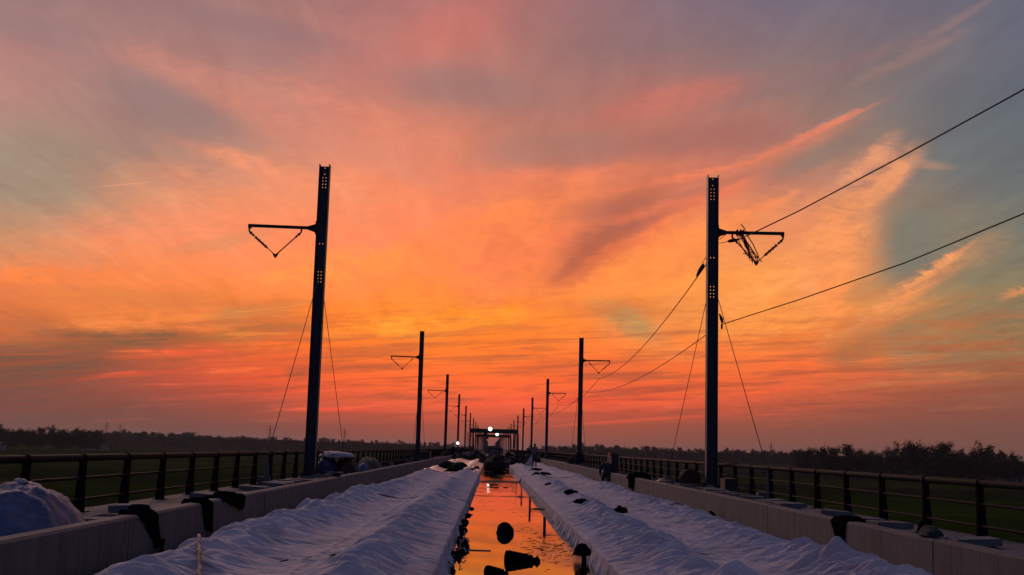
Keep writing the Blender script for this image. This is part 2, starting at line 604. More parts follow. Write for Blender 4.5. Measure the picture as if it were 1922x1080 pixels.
def wall_extra(g, tc, c, b):
    # rain streaks and damp stains running down the face, casting bands, darker foot
    p = g.mapping(tc.outputs['Object'], scale=(1, 7.0, .35))
    n = g.noise(p, 1.6, 6.0, .65)
    s = g.mapr(n, .46, .66, 0, .8, 'SMOOTHSTEP')
    c = g.mix(s, c, (.055, .050, .046, 1))
    p2 = g.mapping(tc.outputs['Object'], scale=(1, .9, 1.6))
    n2 = g.noise(p2, 1.2, 5.0, .6)
    return g.mix(g.mapr(n2, .5, .72, 0, .45), c, (.135, .118, .112, 1))


M = {}
M['concrete'] = mat('weathered_concrete', (.112, .104, .102), .85, var=.18, vscale=2.2, bump=.25, bscale=14, extra=wall_extra)
M['slab'] = mat('slab_concrete', (.13, .125, .13), .85, var=.35, vscale=1.6, bump=.3, bscale=25)
M['walk'] = mat('walkway_concrete', (.10, .098, .10), .9, var=.35, vscale=2.5, bump=.3, bscale=18)
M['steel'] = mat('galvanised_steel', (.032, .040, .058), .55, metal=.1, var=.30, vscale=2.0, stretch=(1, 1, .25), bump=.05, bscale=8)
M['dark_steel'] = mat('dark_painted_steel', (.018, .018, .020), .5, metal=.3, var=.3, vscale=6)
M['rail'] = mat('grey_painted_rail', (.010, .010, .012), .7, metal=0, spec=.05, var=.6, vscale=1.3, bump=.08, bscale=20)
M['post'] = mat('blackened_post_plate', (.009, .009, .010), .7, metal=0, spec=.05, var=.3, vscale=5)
M['insulator'] = mat('brown_insulator_glaze', (.025, .014, .012), .25, var=.2, vscale=10)
M['wire'] = mat('dull_cable', (.03, .022, .022), .6, metal=.5, var=.1)
M['black_cloth'] = mat('black_cloth', (.006, .006, .007), 1.0, spec=0, var=.4, vscale=8, bump=.3, bscale=9)
M['dark_cloth'] = mat('dark_damp_cloth', (.015, .015, .018), .9, spec=.05, var=.5, vscale=5, bump=.5, bscale=14)
M['green_cloth'] = mat('dull_green_net', (.018, .038, .034), .9, var=.5, vscale=9, bump=.5, bscale=20)
M['red_cloth'] = mat('dark_red_plastic', (.05, .012, .012), .6, var=.3, vscale=4)
M['blue_cloth'] = mat('dark_blue_plastic', (.012, .016, .055), .6, var=.3, vscale=4)
M['grey_sheet'] = mat('pale_grey_sheet', (.42, .37, .36), .7, var=.2, vscale=3, bump=.3, bscale=9)
M['stick'] = mat('peeled_branch', (.30, .20, .13), .8, var=.8, vscale=14, bump=.5, bscale=30)
M['mud'] = mat('wet_mud', (.010, .009, .009), .8, spec=.05, var=.4, vscale=3, bump=.4, bscale=9)
M['jacket_blue'] = mat('pale_blue_jacket', (.10, .125, .18), .85, var=.15, vscale=6)
M['trousers'] = mat('dark_trousers', (.030, .024, .034), .9, var=.2, vscale=6)
M['skin'] = mat('skin', (.42, .25, .18), .6, var=.08)
M['hair'] = mat('dark_hair', (.012, .010, .010), .6, var=.2, vscale=12)
M['dark_clothes'] = mat('dark_work_clothes', (.014, .013, .016), .9, var=.3, vscale=6)
M['orange_board'] = mat('orange_plastic_panel', (.85, .34, .12), .55, var=.12, vscale=6)
_o = M['orange_board']
_g = G(_o.node_tree)
_tr = _g.n.new('ShaderNodeBsdfTranslucent')
_tr.inputs[0].default_value = (.95, .42, .16, 1)
_ms = _g.n.new('ShaderNodeMixShader')
_ms.inputs[0].default_value = .7
_g.l.new(_g.n['Principled BSDF'].outputs[0], _ms.inputs[1])
_g.l.new(_tr.outputs[0], _ms.inputs[2])
_g.l.new(_ms.outputs[0], _g.n['Material Output'].inputs[0])
M['machine'] = mat('dark_machine_paint', (.022, .022, .022), .5, var=.4, vscale=3)
M['gantry'] = mat('dark_green_gantry_paint', (.012, .030, .020), .5, var=.3, vscale=2)
M['gantry_red'] = mat('dark_red_gantry_paint', (.075, .014, .012), .5, var=.3, vscale=2)
M['bark'] = mat('bark', (.05, .04, .032), .9, var=.3, vscale=6)
M['house'] = mat('pale_rendered_wall', (.20, .19, .19), .9, var=.2, vscale=.3)
M['roof'] = mat('dark_roof_tiles', (.05, .045, .045), .85, var=.3, vscale=.5)
M['glass'] = mat('dark_window_glass', (.02, .022, .03), .1, var=.1)


def foliage_mat(name, a, b):
    m = bpy.data.materials.new(name)
    m.use_nodes = True
    g = G(m.node_tree)
    p = g.n['Principled BSDF']
    tc = g.n.new('ShaderNodeTexCoord')
    n = g.noise(tc.outputs['Object'], .45, 4.0, .6)
    oi = g.n.new('ShaderNodeObjectInfo')
    k = g.math('ADD', g.mapr(n, .35, .65, 0, .7), g.math('MULTIPLY', oi.outputs['Random'], .3))
    c = g.mix(k, (*a, 1), (*b, 1))
    g.l.new(c, p.inputs['Base Color'])
    p.inputs['Roughness'].default_value = .8
    p.inputs['Specular IOR Level'].default_value = .1
    return m


M['leaf'] = foliage_mat('foliage', (.014, .019, .010), (.030, .040, .018))


def cloth_mat(name, base, rough, spec, tint=None):
    m = bpy.data.materials.new(name)
    m.use_nodes = True
    g = G(m.node_tree)
    p = g.n['Principled BSDF']
    tc = g.n.new('ShaderNodeTexCoord')
    o = tc.outputs['Object']
    n = g.noise(g.mapping(o, scale=(1, .6, 1)), 1.3, 6.0, .6)
    c = g.mix(g.mapr(n, .35, .7, 0, 1), (*base, 1), tuple(v * .72 for v in base) + (1,))
    # fine woven lines across the sheet; dark dashes paint the shadow slits of wrinkles
    wv = g.noise(g.mapping(o, scale=(2.5, 70, 2.5)), 1.0, 3.0, .6)
    c = g.mix(g.mapr(wv, .5, .75, 0, .22), c, (.30, .26, .28, 1))
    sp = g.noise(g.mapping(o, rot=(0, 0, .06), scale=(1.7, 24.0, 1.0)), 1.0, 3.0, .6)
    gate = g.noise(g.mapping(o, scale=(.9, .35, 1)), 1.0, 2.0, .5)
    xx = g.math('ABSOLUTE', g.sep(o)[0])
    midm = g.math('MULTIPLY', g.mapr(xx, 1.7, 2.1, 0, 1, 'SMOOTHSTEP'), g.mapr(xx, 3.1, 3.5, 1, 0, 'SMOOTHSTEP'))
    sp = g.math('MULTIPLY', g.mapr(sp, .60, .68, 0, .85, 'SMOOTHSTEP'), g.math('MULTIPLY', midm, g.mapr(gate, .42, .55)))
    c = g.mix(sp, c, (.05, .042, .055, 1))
    dirt = g.noise(g.mapping(o, scale=(.8, .5, 1)), 1.0, 5.0, .7)
    c = g.mix(g.mapr(dirt, .52, .72, 0, .40), c, (.36, .31, .32, 1))
    g.l.new(c, p.inputs['Base Color'])
    p.inputs['Roughness'].default_value = rough
    p.inputs['Specular IOR Level'].default_value = spec
    b1 = g.n.new('ShaderNodeBump')
    b1.inputs['Strength'].default_value = .9
    b1.inputs['Distance'].default_value = .05
    h = g.math('ABSOLUTE', g.math('SUBTRACT', g.noise(g.mapping(o, rot=(0, 0, .30), scale=(1.3, 9.0, 1.3)), 1.5, 3.0, .5, 1.0), .5))
    h = g.math('MULTIPLY', h, -2.0)
    h2 = g.math('ADD', h, g.math('MULTIPLY', wv, .35))
    g.l.new(h2, b1.inputs['Height'])
    g.l.new(b1.outputs[0], p.inputs['Normal'])
    return m


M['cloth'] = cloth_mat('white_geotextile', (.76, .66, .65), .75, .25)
M['cloth_blue_shade'] = cloth_mat('blue_shaded_geotextile', (.62, .58, .63), .75, .25)  # same white sheeting, with blue shade put into its colour
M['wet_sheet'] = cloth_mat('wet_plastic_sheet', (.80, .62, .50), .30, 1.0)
M['tarp'] = mat('blue_woven_tarp', (.075, .11, .20), .6, spec=.3, var=.45, vscale=5, bump=.6, bscale=12, stretch=(1, 1, 2))


# ------------------------------------------------------------------ ground, fields
def build_ground():
    GZ = -9.6
    # one sheet to the horizon, finer near the viaduct
    ys = np.concatenate([np.linspace(-400, 1600, 70), np.linspace(1700, 9000, 25)])
    xs = np.concatenate([np.linspace(-6000, -800, 14), np.linspace(-750, 750, 60), np.linspace(800, 6000, 14)])
    X, Y = np.meshgrid(xs, ys)
    Z = GZ + .35 * (fbm(X / 60, Y / 60, 5) - .5)
    m = bpy.data.materials.new('fields')
    m.use_nodes = True
    g = G(m.node_tree)
    p = g.n['Principled BSDF']
    tc = g.n.new('ShaderNodeTexCoord')
    o = tc.outputs['Object']
    # long field strips with hedges and ploughed earth between
    vor = g.n.new('ShaderNodeTexVoronoi')
    vor.inputs['Scale'].default_value = 1.0
    vor.inputs['Randomness'].default_value = .6
    g.l.new(g.mapping(o, rot=(0, 0, .06), scale=(1 / 190, 1 / 62, 1)), vor.inputs['Vector'])
    c = g.ramp(g.sep(vor.outputs['Color'])[0], [(0, (.026, .044, .004, 1)), (.4, (.038, .058, .006, 1)), (.62, (.015, .026, .004, 1)), (.8, (.018, .020, .010, 1)), (1, (.010, .020, .005, 1))], 'CONSTANT')
    n = g.noise(g.mapping(o, scale=(.02, .12, 1)), 1.0, 6.0, .65)
    c = g.mix(g.mapr(n, .35, .75, 0, .7), c, (.007, .014, .003, 1))
    df_ = g.n.new('ShaderNodeBsdfDiffuse')
    g.l.new(c, df_.inputs[0])
    g.l.new(df_.outputs[0], g.n['Material Output'].inputs[0])
    g.n.remove(p)
    kind(grid_obj('ground', X, Y, Z, m, smooth=True), 'structure')
    return GZ


GZ = build_ground()

# ------------------------------------------------------------------ the viaduct deck
YN, YF = -6.0, 1990.0
L_FAR = 900.0


def build_deck():
    b = MB()
    # girder and deck in cross-section, floor of the wet channel 6 cm under the water
    b.prism([(-6.35, .54), (-6.35, .18), (-3.4, -.6), (-2.6, -2.9), (2.6, -2.9), (3.4, -.6), (6.35, .18), (6.35, .54), (4.7, .54), (4.7, -.07), (-4.7, -.07), (-4.7, .54)], 'y', YN, YF)
    kind(b.obj('viaduct_deck', M['walk']), 'structure')


build_deck()


def build_channel():
    # muddy floor between the slabs, rising above the water in bars
    ys = [8.0]
    while ys[-1] < 140:
        ys.append(ys[-1] + max(.04, .0008 * ys[-1] ** 2))
    xs = np.linspace(-1.35, 1.35, 40)
    X, Y = np.meshgrid(xs, np.array(ys))
    Z = -.045 + .03 * (fbm(X * 1.2, Y * .6, 3) - .5)

    def bar(y0, w, h, x0=-9, x1=9, soft=.25):
        e = np.exp(-((Y - y0 - .25 * (fbm(X * 1.5, Y * 0 + y0, 9) - .5)) / w) ** 2)
        gx = np.clip((X - x0) / soft, 0, 1) * np.clip((x1 - X) / soft, 0, 1)
        return h * e * gx
    Z += bar(56.0, 1.1, .10, -.95, 1.1)
    Z += bar(39.3, .22, .060)
    Z += bar(31.6, .75, .075, .25, 9, .5)  # dark bar shaped in for the shade of the right sheet on the water
    for k in range(26):
        y0 = 61 + k * 2.5 + random.uniform(-.8, .8)
        x0 = random.uniform(-1.6, .3)
        Z += bar(y0, random.uniform(.3, .8), random.uniform(.045, .08), x0, x0 + random.uniform(.7, 2.4), .3)
    Z += .09 * np.clip((Y - 84) / 14, 0, 1)
    Z += .05 * np.clip((fbm(X * 2.2, Y * .9, 21) - .70) * 8, 0, 1) * (Y > 33)
    kind(grid_obj('channel_mud', X, Y, Z, M['mud']), 'structure')
    # water
    m = bpy.data.materials.new('still_water')
    m.use_nodes = True
    g = G(m.node_tree)
    p = g.n['Principled BSDF']
    p.inputs['Base Color'].default_value = (.010, .009, .009, 1)
    p.inputs['Roughness'].default_value = .012
    p.inputs['IOR'].default_value = 2.3
    p.inputs['Specular IOR Level'].default_value = .62
    tc = g.n.new('ShaderNodeTexCoord')
    o = tc.outputs['Object']
    dx, dy, dz = g.sep(o)
    # ripples: a patch near x .5, y 18-22 and a rougher far part
    n = g.noise(g.mapping(o, scale=(5, 34, 1)), 1.0, 4.0, .6, .5)
    gate = g.noise(g.mapping(o, scale=(.9, .35, 1)), 1.0, 2.0, .5)
    patch = g.mapping(o, (.62, 18.6, 0), (0, 0, 0), (.75, 3.6, 1), 'TEXTURE')
    pf = g.mapr(g.vmath('LENGTH', patch), 1.0, .2, 0, 1, 'SMOOTHSTEP')
    far = g.mapr(dy, 32, 60, 0, .5)
    a = g.math('ADD', g.math('MULTIPLY', pf, g.mapr(gate, .35, .6, .15, 1.0)), g.math('MULTIPLY', far, g.mapr(gate, .4, .6)))
    a = g.math('ADD', g.math('MULTIPLY', a, .8), .006)
    bn = g.n.new('ShaderNodeBump')
    bn.inputs['Strength'].default_value = 1.0
    bn.inputs['Distance'].default_value = .004
    g.l.new(g.math('MULTIPLY', n, a), bn.inputs['Height'])
    g.l.new(bn.outputs[0], p.inputs['Normal'])
    w = MB()
    w.add([(-4.6, 4, 0), (4.6, 4, 0), (4.6, 240, 0), (-4.6, 240, 0)], [(0, 1, 2, 3)])
    kind(w.obj('water', m), 'structure')
    # track slabs under the sheets
    for sx in (-1, 1):
        s = MB()
        x0, x1 = sorted((sx * 1.22, sx * 4.2))
        y = 6.0
        while y < 240:
            s.box(x0, x1, y, y + 5.95, -.065, .20)
            y += 6.0
        o = s.obj('track_slab', M['slab'])
        tag(o, 'line of concrete track slabs under the sheets %s of the water channel' % ('left' if sx < 0 else 'right'), 'track slab')


build_channel()


# ------------------------------------------------------------------ covering sheets
SURF = []


def surf(x, y):
    best = .25
    for (side, y0, y1, ys, X, Z) in SURF:
        if side * x > 0 and y0 <= y <= y1:
            i = int(np.argmin(np.abs(ys - y)))
            j = int(np.argmin(np.abs(X[i] - x)))
            best = max(best, float(Z[i, j])) if best != .25 else float(Z[i, j])
    return best


def sheet(name, side, y0, y1, seed, m, base=.24, inner=1.03, hump_in=.06, hump_out=.10, amp=1.0, label='', group='white covering sheets over the track slabs', step=.00007, drop_noise=1.0, flat_front=False):
    ys = [y0]
    while ys[-1] < y1:
        ys.append(ys[-1] + max(.022, step * ys[-1] ** 2))
    ys = np.array(ys)
    nt = 130
    t = np.linspace(0, 1, nt)                    # across the top: 0 inner edge .. 1 outer edge
    nd = 16
    dd = np.linspace(1, 0, nd + 1)[:-1]          # down the curtain: 1 bottom .. 0 top
    nr = len(ys)
    T, Y = np.meshgrid(t, ys)
    width = 4.42 - inner
    xo = inner + T * width
    Ys = Y + .5 * (fbm(Y * .22, T * 1.5, seed + 1) - .5)
    # outer berm: tent-like folds sloping towards the wall
    e_out = np.exp(-((T - .76 + .06 * (vnoise(Y * .3, T * 0, seed + 2) - .5)) / .15) ** 2)
    e_in = np.exp(-((T - .22) / .12) ** 2)
    gs = 500 + int(side)                         # large folds run on from sheet to sheet

    def folds(f, k, sd, warp=1.4, tf=2.4, p=1.0):
        v = Y * f + k * T + warp * (fbm(Y * f * .35 + 3, T * 1.6, sd, 2) - .5)
        i = np.floor(v)
        fr = v - i
        pk = .25 + .5 * _hash(i, i * 0, sd + 1)
        tri = np.minimum(fr / pk, (1 - fr) / (1 - pk))
        am = .25 + .75 * vnoise(i * 1.73, T * tf + i * .37, sd + 2)
        return am * tri ** p
    f1 = folds(.62, 1.5 * side, gs + 3, p=1.15)
    f2 = folds(.75, -1.6 * side, gs + 5, p=1.15)
    f3 = folds(1.9, 3.2 * side, seed + 6)
    f4 = folds(2.6, -4.0 * side, seed + 8)
    f5 = folds(5.2, 5.0 * side, seed + 19)
    f6 = folds(7.5, -3.0 * side, seed + 23)
    f7 = folds(11.0, 6.0 * side, seed + 29, warp=2.0)
    big = fbm(Y * .12, T * 1.2, gs + 7, 2)
    calm = .35 + 1.3 * np.clip(vnoise(Y * .10, T * 1.3, gs + 17), 0, 1)
    near = np.clip((46 - Y) / 30, .35, 1)
    Z = base - .03 + e_out * (hump_out * (.3 + big) + (.14 if side > 0 else .16) * amp * f1 * calm * near) + e_in * (hump_in * (.3 + big) + .14 * amp * f2 * calm * near)
    ee = np.clip(.16 + e_out + .9 * e_in, 0, 1.2)
    act = np.clip(vnoise(Y * .23, T * 2.2, seed + 27) * 2.0 - .35, .2, 1.2)
    Z += amp * ee * (.085 * f3 + .070 * f4 * calm + .078 * f5 * act + .055 * f6 * act + .030 * f7 * act)
    mid = 1 - np.clip(e_out + e_in, 0, 1)
    Z -= .030 * mid * (ridged(Y * 2.6, T * 1.0 + Y * .15, seed + 12, 2, 6) - .1)
    # lengthwise crease
    Z += .022 * np.exp(-((T - .42 - .02 * (vnoise(Y * .2, T * 0, seed + 9) - .5)) / .012) ** 2)
    # outer edge tucks down beside the wall, inner edge is crisp
    edge = np.clip((T - .86) / .12, 0, 1) ** .8
    Z = Z * (1 - edge) + (.17 + .05 * f1 + .02 * f3) * edge
    ie = np.clip(1 - T / .035, 0, 1)
    Z = Z - .02 * ie * ie
    inx = inner + .02 * (fbm(Y * .5, Y * 0, seed + 10, 2) - .5)
    Xt = xo + (inx - inner) * (1 - T)
    # curtain
    D, Yd = np.meshgrid(dd, ys)
    ztop = Z[:, :1]
    zbot = -.03 + 0 * Yd
    pl = ridged(Yd * 3.6, D * .35, seed + 14, 3, 1.5) - .5
    wild = np.clip(fbm(Yd * .11, Yd * 0, seed + 15, 2) * 2.6 - .9, .06, 1) * drop_noise
    Xd = inx[:, :1] + (-.012 - .22 * wild) * D ** 1.3 * (.35 + 1.5 * pl) - .03 * pl * wild
    Zd = ztop + (zbot - ztop) * D
    XX = np.concatenate([Xd, Xt], 1)
    YY = np.concatenate([Yd, Y], 1)
    # ragged front/back ends
    k = np.arange(XX.shape[1])[None, :] / XX.shape[1]
    rag = .35 * (fbm(k * 9, k * 0, seed + 30) - .5)
    wfront = np.exp(-((YY - y0) / 1.0) ** 2)
    wback = np.exp(-((YY - y1) / 1.0) ** 2)
    YY = YY + rag * (wfront + wback)
    ZZ = np.concatenate([Zd, Z], 1)
    o = grid_obj(name, side * XX, YY, ZZ, m)
    tag(o, label, 'covering sheet', group)
    SURF.append((side, y0, y1, ys, side * Xt, Z))
    return o


LW = dict(inner=1.06, hump_in=.13, hump_out=.10, amp=.9)
RW = dict(inner=.99, hump_in=.07, hump_out=.04, amp=1.05)
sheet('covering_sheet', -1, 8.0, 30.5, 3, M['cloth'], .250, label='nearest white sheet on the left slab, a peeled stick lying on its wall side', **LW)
sheet('covering_sheet', -1, 30.1, 62.5, 41, M['cloth_blue_shade'], .258, label='white finely pleated sheet with blue shade in its colour on the left slab, just before the shiny orange one', **LW)
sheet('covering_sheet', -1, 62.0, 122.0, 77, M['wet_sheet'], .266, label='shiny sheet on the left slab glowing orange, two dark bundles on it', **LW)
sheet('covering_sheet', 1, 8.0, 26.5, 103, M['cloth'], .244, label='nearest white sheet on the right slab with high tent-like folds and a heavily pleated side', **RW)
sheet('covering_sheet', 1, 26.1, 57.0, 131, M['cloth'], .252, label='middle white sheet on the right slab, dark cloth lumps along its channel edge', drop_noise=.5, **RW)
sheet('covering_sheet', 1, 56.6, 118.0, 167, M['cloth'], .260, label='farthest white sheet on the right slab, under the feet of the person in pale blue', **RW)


# ------------------------------------------------------------------ parapet walls beside the tracks
def build_wall(side, y0, y1, label, joint0, name='parapet_wall'):
    b = MB()
    xi, xo = 4.5, 4.70
    ys = []
    y = joint0
    while y > y0:
        y -= 4.0
    cuts = []
    while y < y1:
        cuts.append(y)
        y += 4.0
    ends = [y0] + [c for c in cuts if y0 < c < y1] + [y1]
    for i in range(len(ends) - 1):
        a, c = ends[i] + .012, ends[i + 1] - .012
        dz = random.uniform(-.006, .006)
        dxx = random.uniform(-.004, .004)
        poly = [(side * (xi + dxx), -.05), (side * (xi + dxx), .665 + dz), (side * (xi + .03 + dxx), .69 + dz), (side * (xo - .02), .69 + dz), (side * xo, .67 + dz), (side * xo, -.05)]
        b.prism(poly, 'y', a, c)
    # recessed joint filler
    b.prism([(side * (xi + .03), -.05), (side * (xi + .03), .64), (side * (xo - .03), .64), (side * (xo - .03), -.05)], 'y', y0 + .05, y1 - .05)
    o = b.obj(name, M['concrete'])
    tag(o, label, 'wall')
    return o


build_wall(-1, -4, 1200, 'long low concrete wall along the left side of the bridge deck', 13.5)
build_wall(1, -4, 49.4, 'near low concrete wall on the right side, a green bundle and black straps on it', 13.4)
build_wall(1, 51.4, 1200, 'far low concrete wall on the right side, beginning beyond the crouching figure', 53.5)


# ------------------------------------------------------------------ railings
def railing(side, label):
    t = thing('railing', label, 'railing', (side * 6.1, 0, .54))
    s = side
    # post profile in (x, z): leans inward at the top, wide foot
    def post_mesh():
        b = MB()
        prof = [(.085 * s, 0), (.080 * s, .12), (.055 * s, .40), (.035 * s, .62), (.045 * s, .72),
                (-.045 * s, .76), (-.055 * s, .66), (-.050 * s, .42), (-.055 * s, .12), (-.065 * s, 0)]
        for y in (-.030, .018):
            b.prism(prof, 'y', y, y + .012)
        b.box(min(-.11 * s, .12 * s), max(-.11 * s, .12 * s), -.09, .09, 0, .015)
        # ring clasp round the top rail
        ring = []
        for k in range(10):
            a = 2 * math.pi * k / 10
            ring.append((.074 * math.cos(a), .725 + .074 * math.sin(a)))
        b.prism(ring, 'y', -.036, .036)
        return b.mesh('post', M['post'])
    me = post_mesh()
    ys = [(16.53 if side < 0 else 15.95) + 2.0 * k for k in range(-5, 190)]
    jit = random.Random(3)
    for i, y in enumerate(ys[:100]):
        o = bpy.data.objects.new('post', me)
        link(o, t)
        o.location = (0, y, 0)
        o.rotation_euler = (0, 0, jit.uniform(-.03, .03))
    rest = MB()
    for y in ys[100:]:
        rest.box(-.09, .09, y - .03, y + .03, 0, .74)
    kind(rest.obj('post', M['post'], t), 'stuff')
    b = MB()
    y = ys[0] - 2
    while y < ys[-1]:
        # top rail in lengths with sleeves
        b.tube([(0, y + .01, .735), (0, y + 5.99, .735)], .050, 12)
        b.tube([(0, y + 5.9, .735), (0, y + 6.1, .735)], .056, 12)
        y += 6.0
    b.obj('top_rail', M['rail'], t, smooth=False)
    for z, r in ((.46, .019), (.17, .019)):
        b = MB()
        y = ys[0] - 2
        while y < ys[-1]:
            b.tube([(-.01 * s, y, z), (-.01 * s, y + 5.99, z)], r, 8)
            b.tube([(-.01 * s, y + 4.6, z), (-.01 * s, y + 4.8, z)], r * 1.3, 8)
            y += 6.0
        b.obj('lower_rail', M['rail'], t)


railing(-1, 'dark post-and-rail railing along the left edge of the viaduct')
railing(1, 'dark post-and-rail railing along the right edge of the viaduct')


# ------------------------------------------------------------------ masts
def mast_parts(side, H, near):
    """returns list of (name, mesh, sub list); origin at the foot, arm reaches outward"""
    s = side
    parts = []
    b = MB()
    hw, fd = .155, .15          # half width across the deck, half flange depth
    base = 0.0
    ft = .018
    for sx in (-1, 1):
        x0, x1 = sorted((sx * hw, sx * (hw - ft)))
        b.box(x0, x1, -fd, fd, base, H)
    # web with real bolt holes
    holes = []
    if near:
        def rows(zs):
            for z in zs:
                for x in (-.045, .045):
                    holes.append((x, z))
        rows([H - .40 - .10 * k for k in range(4)])
        rows([H - 3.27 - .10 * k for k in range(4)])
        holes.append((0, H - .29))
        holes.append((0, H - .10))
        holes.append((-.05, H - 2.42))
        holes.append((.05, H - 2.42))
    hs = .014
    zc = sorted({base, H - .05} | {z + d for (_, z) in holes for d in (-hs, hs)})
    xc = sorted({-hw + ft, hw - ft} | {x + d for (x, _) in holes for d in (-hs, hs)})
    vs = [(x, y, z) for y in (-.006, .006) for z in zc for x in xc]
    nx, nz = len(xc), len(zc)

    def vid(yi, zi, xi):
        return yi * nx * nz + zi * nx + xi
    fs = []
    open_ = np.zeros((nz - 1, nx - 1), bool)
    for zi in range(nz - 1):
        for xi in range(nx - 1):
            cx, cz = (xc[xi] + xc[xi + 1]) / 2, (zc[zi] + zc[zi + 1]) / 2
            open_[zi, xi] = any(abs(cx - hx) < hs and abs(cz - hz) < hs for hx, hz in holes)
    for zi in range(nz - 1):
        for xi in range(nx - 1):
            if open_[zi, xi]:
                fs += [(vid(0, zi, xi), vid(1, zi, xi), vid(1, zi, xi + 1), vid(0, zi, xi + 1)),
                       (vid(0, zi + 1, xi), vid(0, zi + 1, xi + 1), vid(1, zi + 1, xi + 1), vid(1, zi + 1, xi)),
                       (vid(0, zi, xi), vid(0, zi + 1, xi), vid(1, zi + 1, xi), vid(1, zi, xi)),
                       (vid(0, zi, xi + 1), vid(1, zi, xi + 1), vid(1, zi + 1, xi + 1), vid(0, zi + 1, xi + 1))]
            else:
                fs += [(vid(0, zi, xi), vid(0, zi, xi + 1), vid(0, zi + 1, xi + 1), vid(0, zi + 1, xi)),
                       (vid(1, zi, xi), vid(1, zi + 1, xi), vid(1, zi + 1, xi + 1), vid(1, zi, xi + 1))]
    b.add(vs, fs)
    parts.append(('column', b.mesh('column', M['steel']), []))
    # foot: base plate, gussets, bolts
    b = MB()
    b.box(-.28, .28, -.28, .28, .03, .06)
    for sx in (-1, 1):
        for sy in (-1, 1):
            b.tube([(sx * .22, sy * .22, 0), (sx * .22, sy * .22, .16)], .018, 6)
        b.prism([(sx * (hw + .001), .06), (sx * .27, .06), (sx * (hw + .001), .30)], 'y', -.012, .012)
    parts.append(('base_plate', b.mesh('base_plate', M['steel']), []))
    # arm
    za = 7.41
    b = MB()
    xa, xb = s * (hw + .001), s * 2.09
    b.bar((s * .38, 0, za), (xb, 0, za + .02), .085, .085)
    b.prism([(xa, za - .17), (xa, za + .14), (s * .24, za + .10), (s * .42, za + .045), (s * .42, za - .045), (s * .24, za - .11)], 'y', -.03, .03)
    b.box(*sorted((s * (hw + .001), s * (hw + .02))), -.11, .11, za - .20, za + .20)
    b.box(*sorted((s * 2.00, s * 2.09)), -.03, .03, za - .07, za - .02)
    arm = ('side_arm', b.mesh('side_arm', M['dark_steel']), [])
    # V hanger: ribbed insulator outside, plain rod inside, yoke below
    tip = Vector((s * 1.28, 0, za - .86))
    A = Vector((s * 2.06, 0, za - .05))
    B = Vector((s * .58, 0, za - .05))
    A2 = A + Vector((-s * .04, 0, -.14))
    B2 = B + Vector((s * .05, 0, -.14))
    b = MB()
    b.tube([A, A + Vector((0, 0, -.08)), A2], .028, 6)
    d = (tip - A2).normalized()
    b.tube([A2, A2 + d * .05], .045, 6)
    b.tube([A2 + d * .08, A2 + d * .14], .035, 8)
    b.tube([A2, tip], .014, 6)
    n_shed = 7
    for k in range(n_shed):
        c0 = A2 + d * (.22 + .065 * k)
        rr = .062 if k % 2 == 0 else .046
        b.tube([c0 - d * .014, c0, c0 + d * .018], [.028, rr, .022], 10)
    b.tube([A2 + d * .19, A2 + d * .68], .028, 8)
    ins = ('ribbed_insulator', b.mesh('ribbed_insulator', M['insulator']), [])
    b = MB()
    d = (tip - B2).normalized()
    b.tube([B, B + Vector((0, 0, -.08)), B2], .028, 6)
    b.tube([B2, B2 + d * .05], .045, 6)
    b.tube([B2 + d * .08, B2 + d * .15], .032, 8)
    b.tube([B2, tip], .019, 6)
    rod = ('hanger_rod', b.mesh('hanger_rod', M['dark_steel']), [])
    b = MB()
    b.prism([(tip.x - .10, tip.z + .08), (tip.x, tip.z + .035), (tip.x + .10, tip.z + .08), (tip.x + .035, tip.z - .05), (tip.x, tip.z - .09), (tip.x - .035, tip.z - .05)], 'y', -.02, .02)
    yoke = ('yoke', b.mesh('yoke', M['dark_steel']), [])
    parts.append((arm[0], arm[1], [ins, rod, yoke]))
    return parts


ORD = ['first', 'second', 'third', 'fourth', 'fifth', 'sixth', 'seventh', 'eighth', 'ninth', 'tenth', 'eleventh', 'twelfth',
       'thirteenth', 'fourteenth', 'fifteenth', 'sixteenth', 'seventeenth', 'eighteenth', 'nineteenth', 'twentieth', 'twenty-first', 'twenty-second']


def place_parts(root, parts):
    for (n, me, subs) in parts:
        o = bpy.data.objects.new(n, me)
        link(o, root)
        if n == 'side_arm' and root.location.x < 0:
            o.scale.x = 1.055
        for (n2, me2, _) in subs:
            link(bpy.data.objects.new(n2, me2), o)


MAST_H = {-1: 9.90 - .54, 1: 9.62 - .54}
MAST_Y = {-1: [34.9 + 50.6 * k for k in range(38)], 1: [33.6 + 50.5 * k for k in range(38)]}
for side in (-1, 1):
    sn = 'left' if side < 0 else 'right'
    near = mast_parts(side, MAST_H[side], True)
    plain = mast_parts(side, MAST_H[side], False)
    for k, y in enumerate(MAST_Y[side]):
        if k == 0:
            lab = 'largest and nearest steel mast on the left, bare triangle of insulators at its arm' if side < 0 else 'largest and nearest steel mast on the right, wires tangled round its arm'
        elif k >= 22:
            lab = 'one of the very last steel masts merging into a row on the %s' % sn
        elif k < 8:
            lab = '%s steel mast of the %s-hand row, counted from the nearest' % (ORD[k], sn)
        else:
            lab = '%s steel mast of the %s-hand row, tiny in the distance beyond the gantries' % (ORD[k], sn)
        r = thing('overhead_line_mast', lab, 'mast', (side * 5.75, y, .54), 0, 'overhead line masts' if k < 22 else 'last %s masts' % sn)
        place_parts(r, near if k == 0 else plain)

# ------------------------------------------------------------------ guy wires and their anchors
def guy(side, ym, y_anchor, ztop, label):
    x = side * 5.62
    b = MB()
    b.tube([(side * 5.70, ym + math.copysign(.16, y_anchor - ym), ztop), (x, y_anchor, 1.25)], .008 + .00006 * ym, 5)
    o = b.obj('guy_wire', M['wire'])
    tag(o, label, 'guy wire', 'guy wires staying the masts')


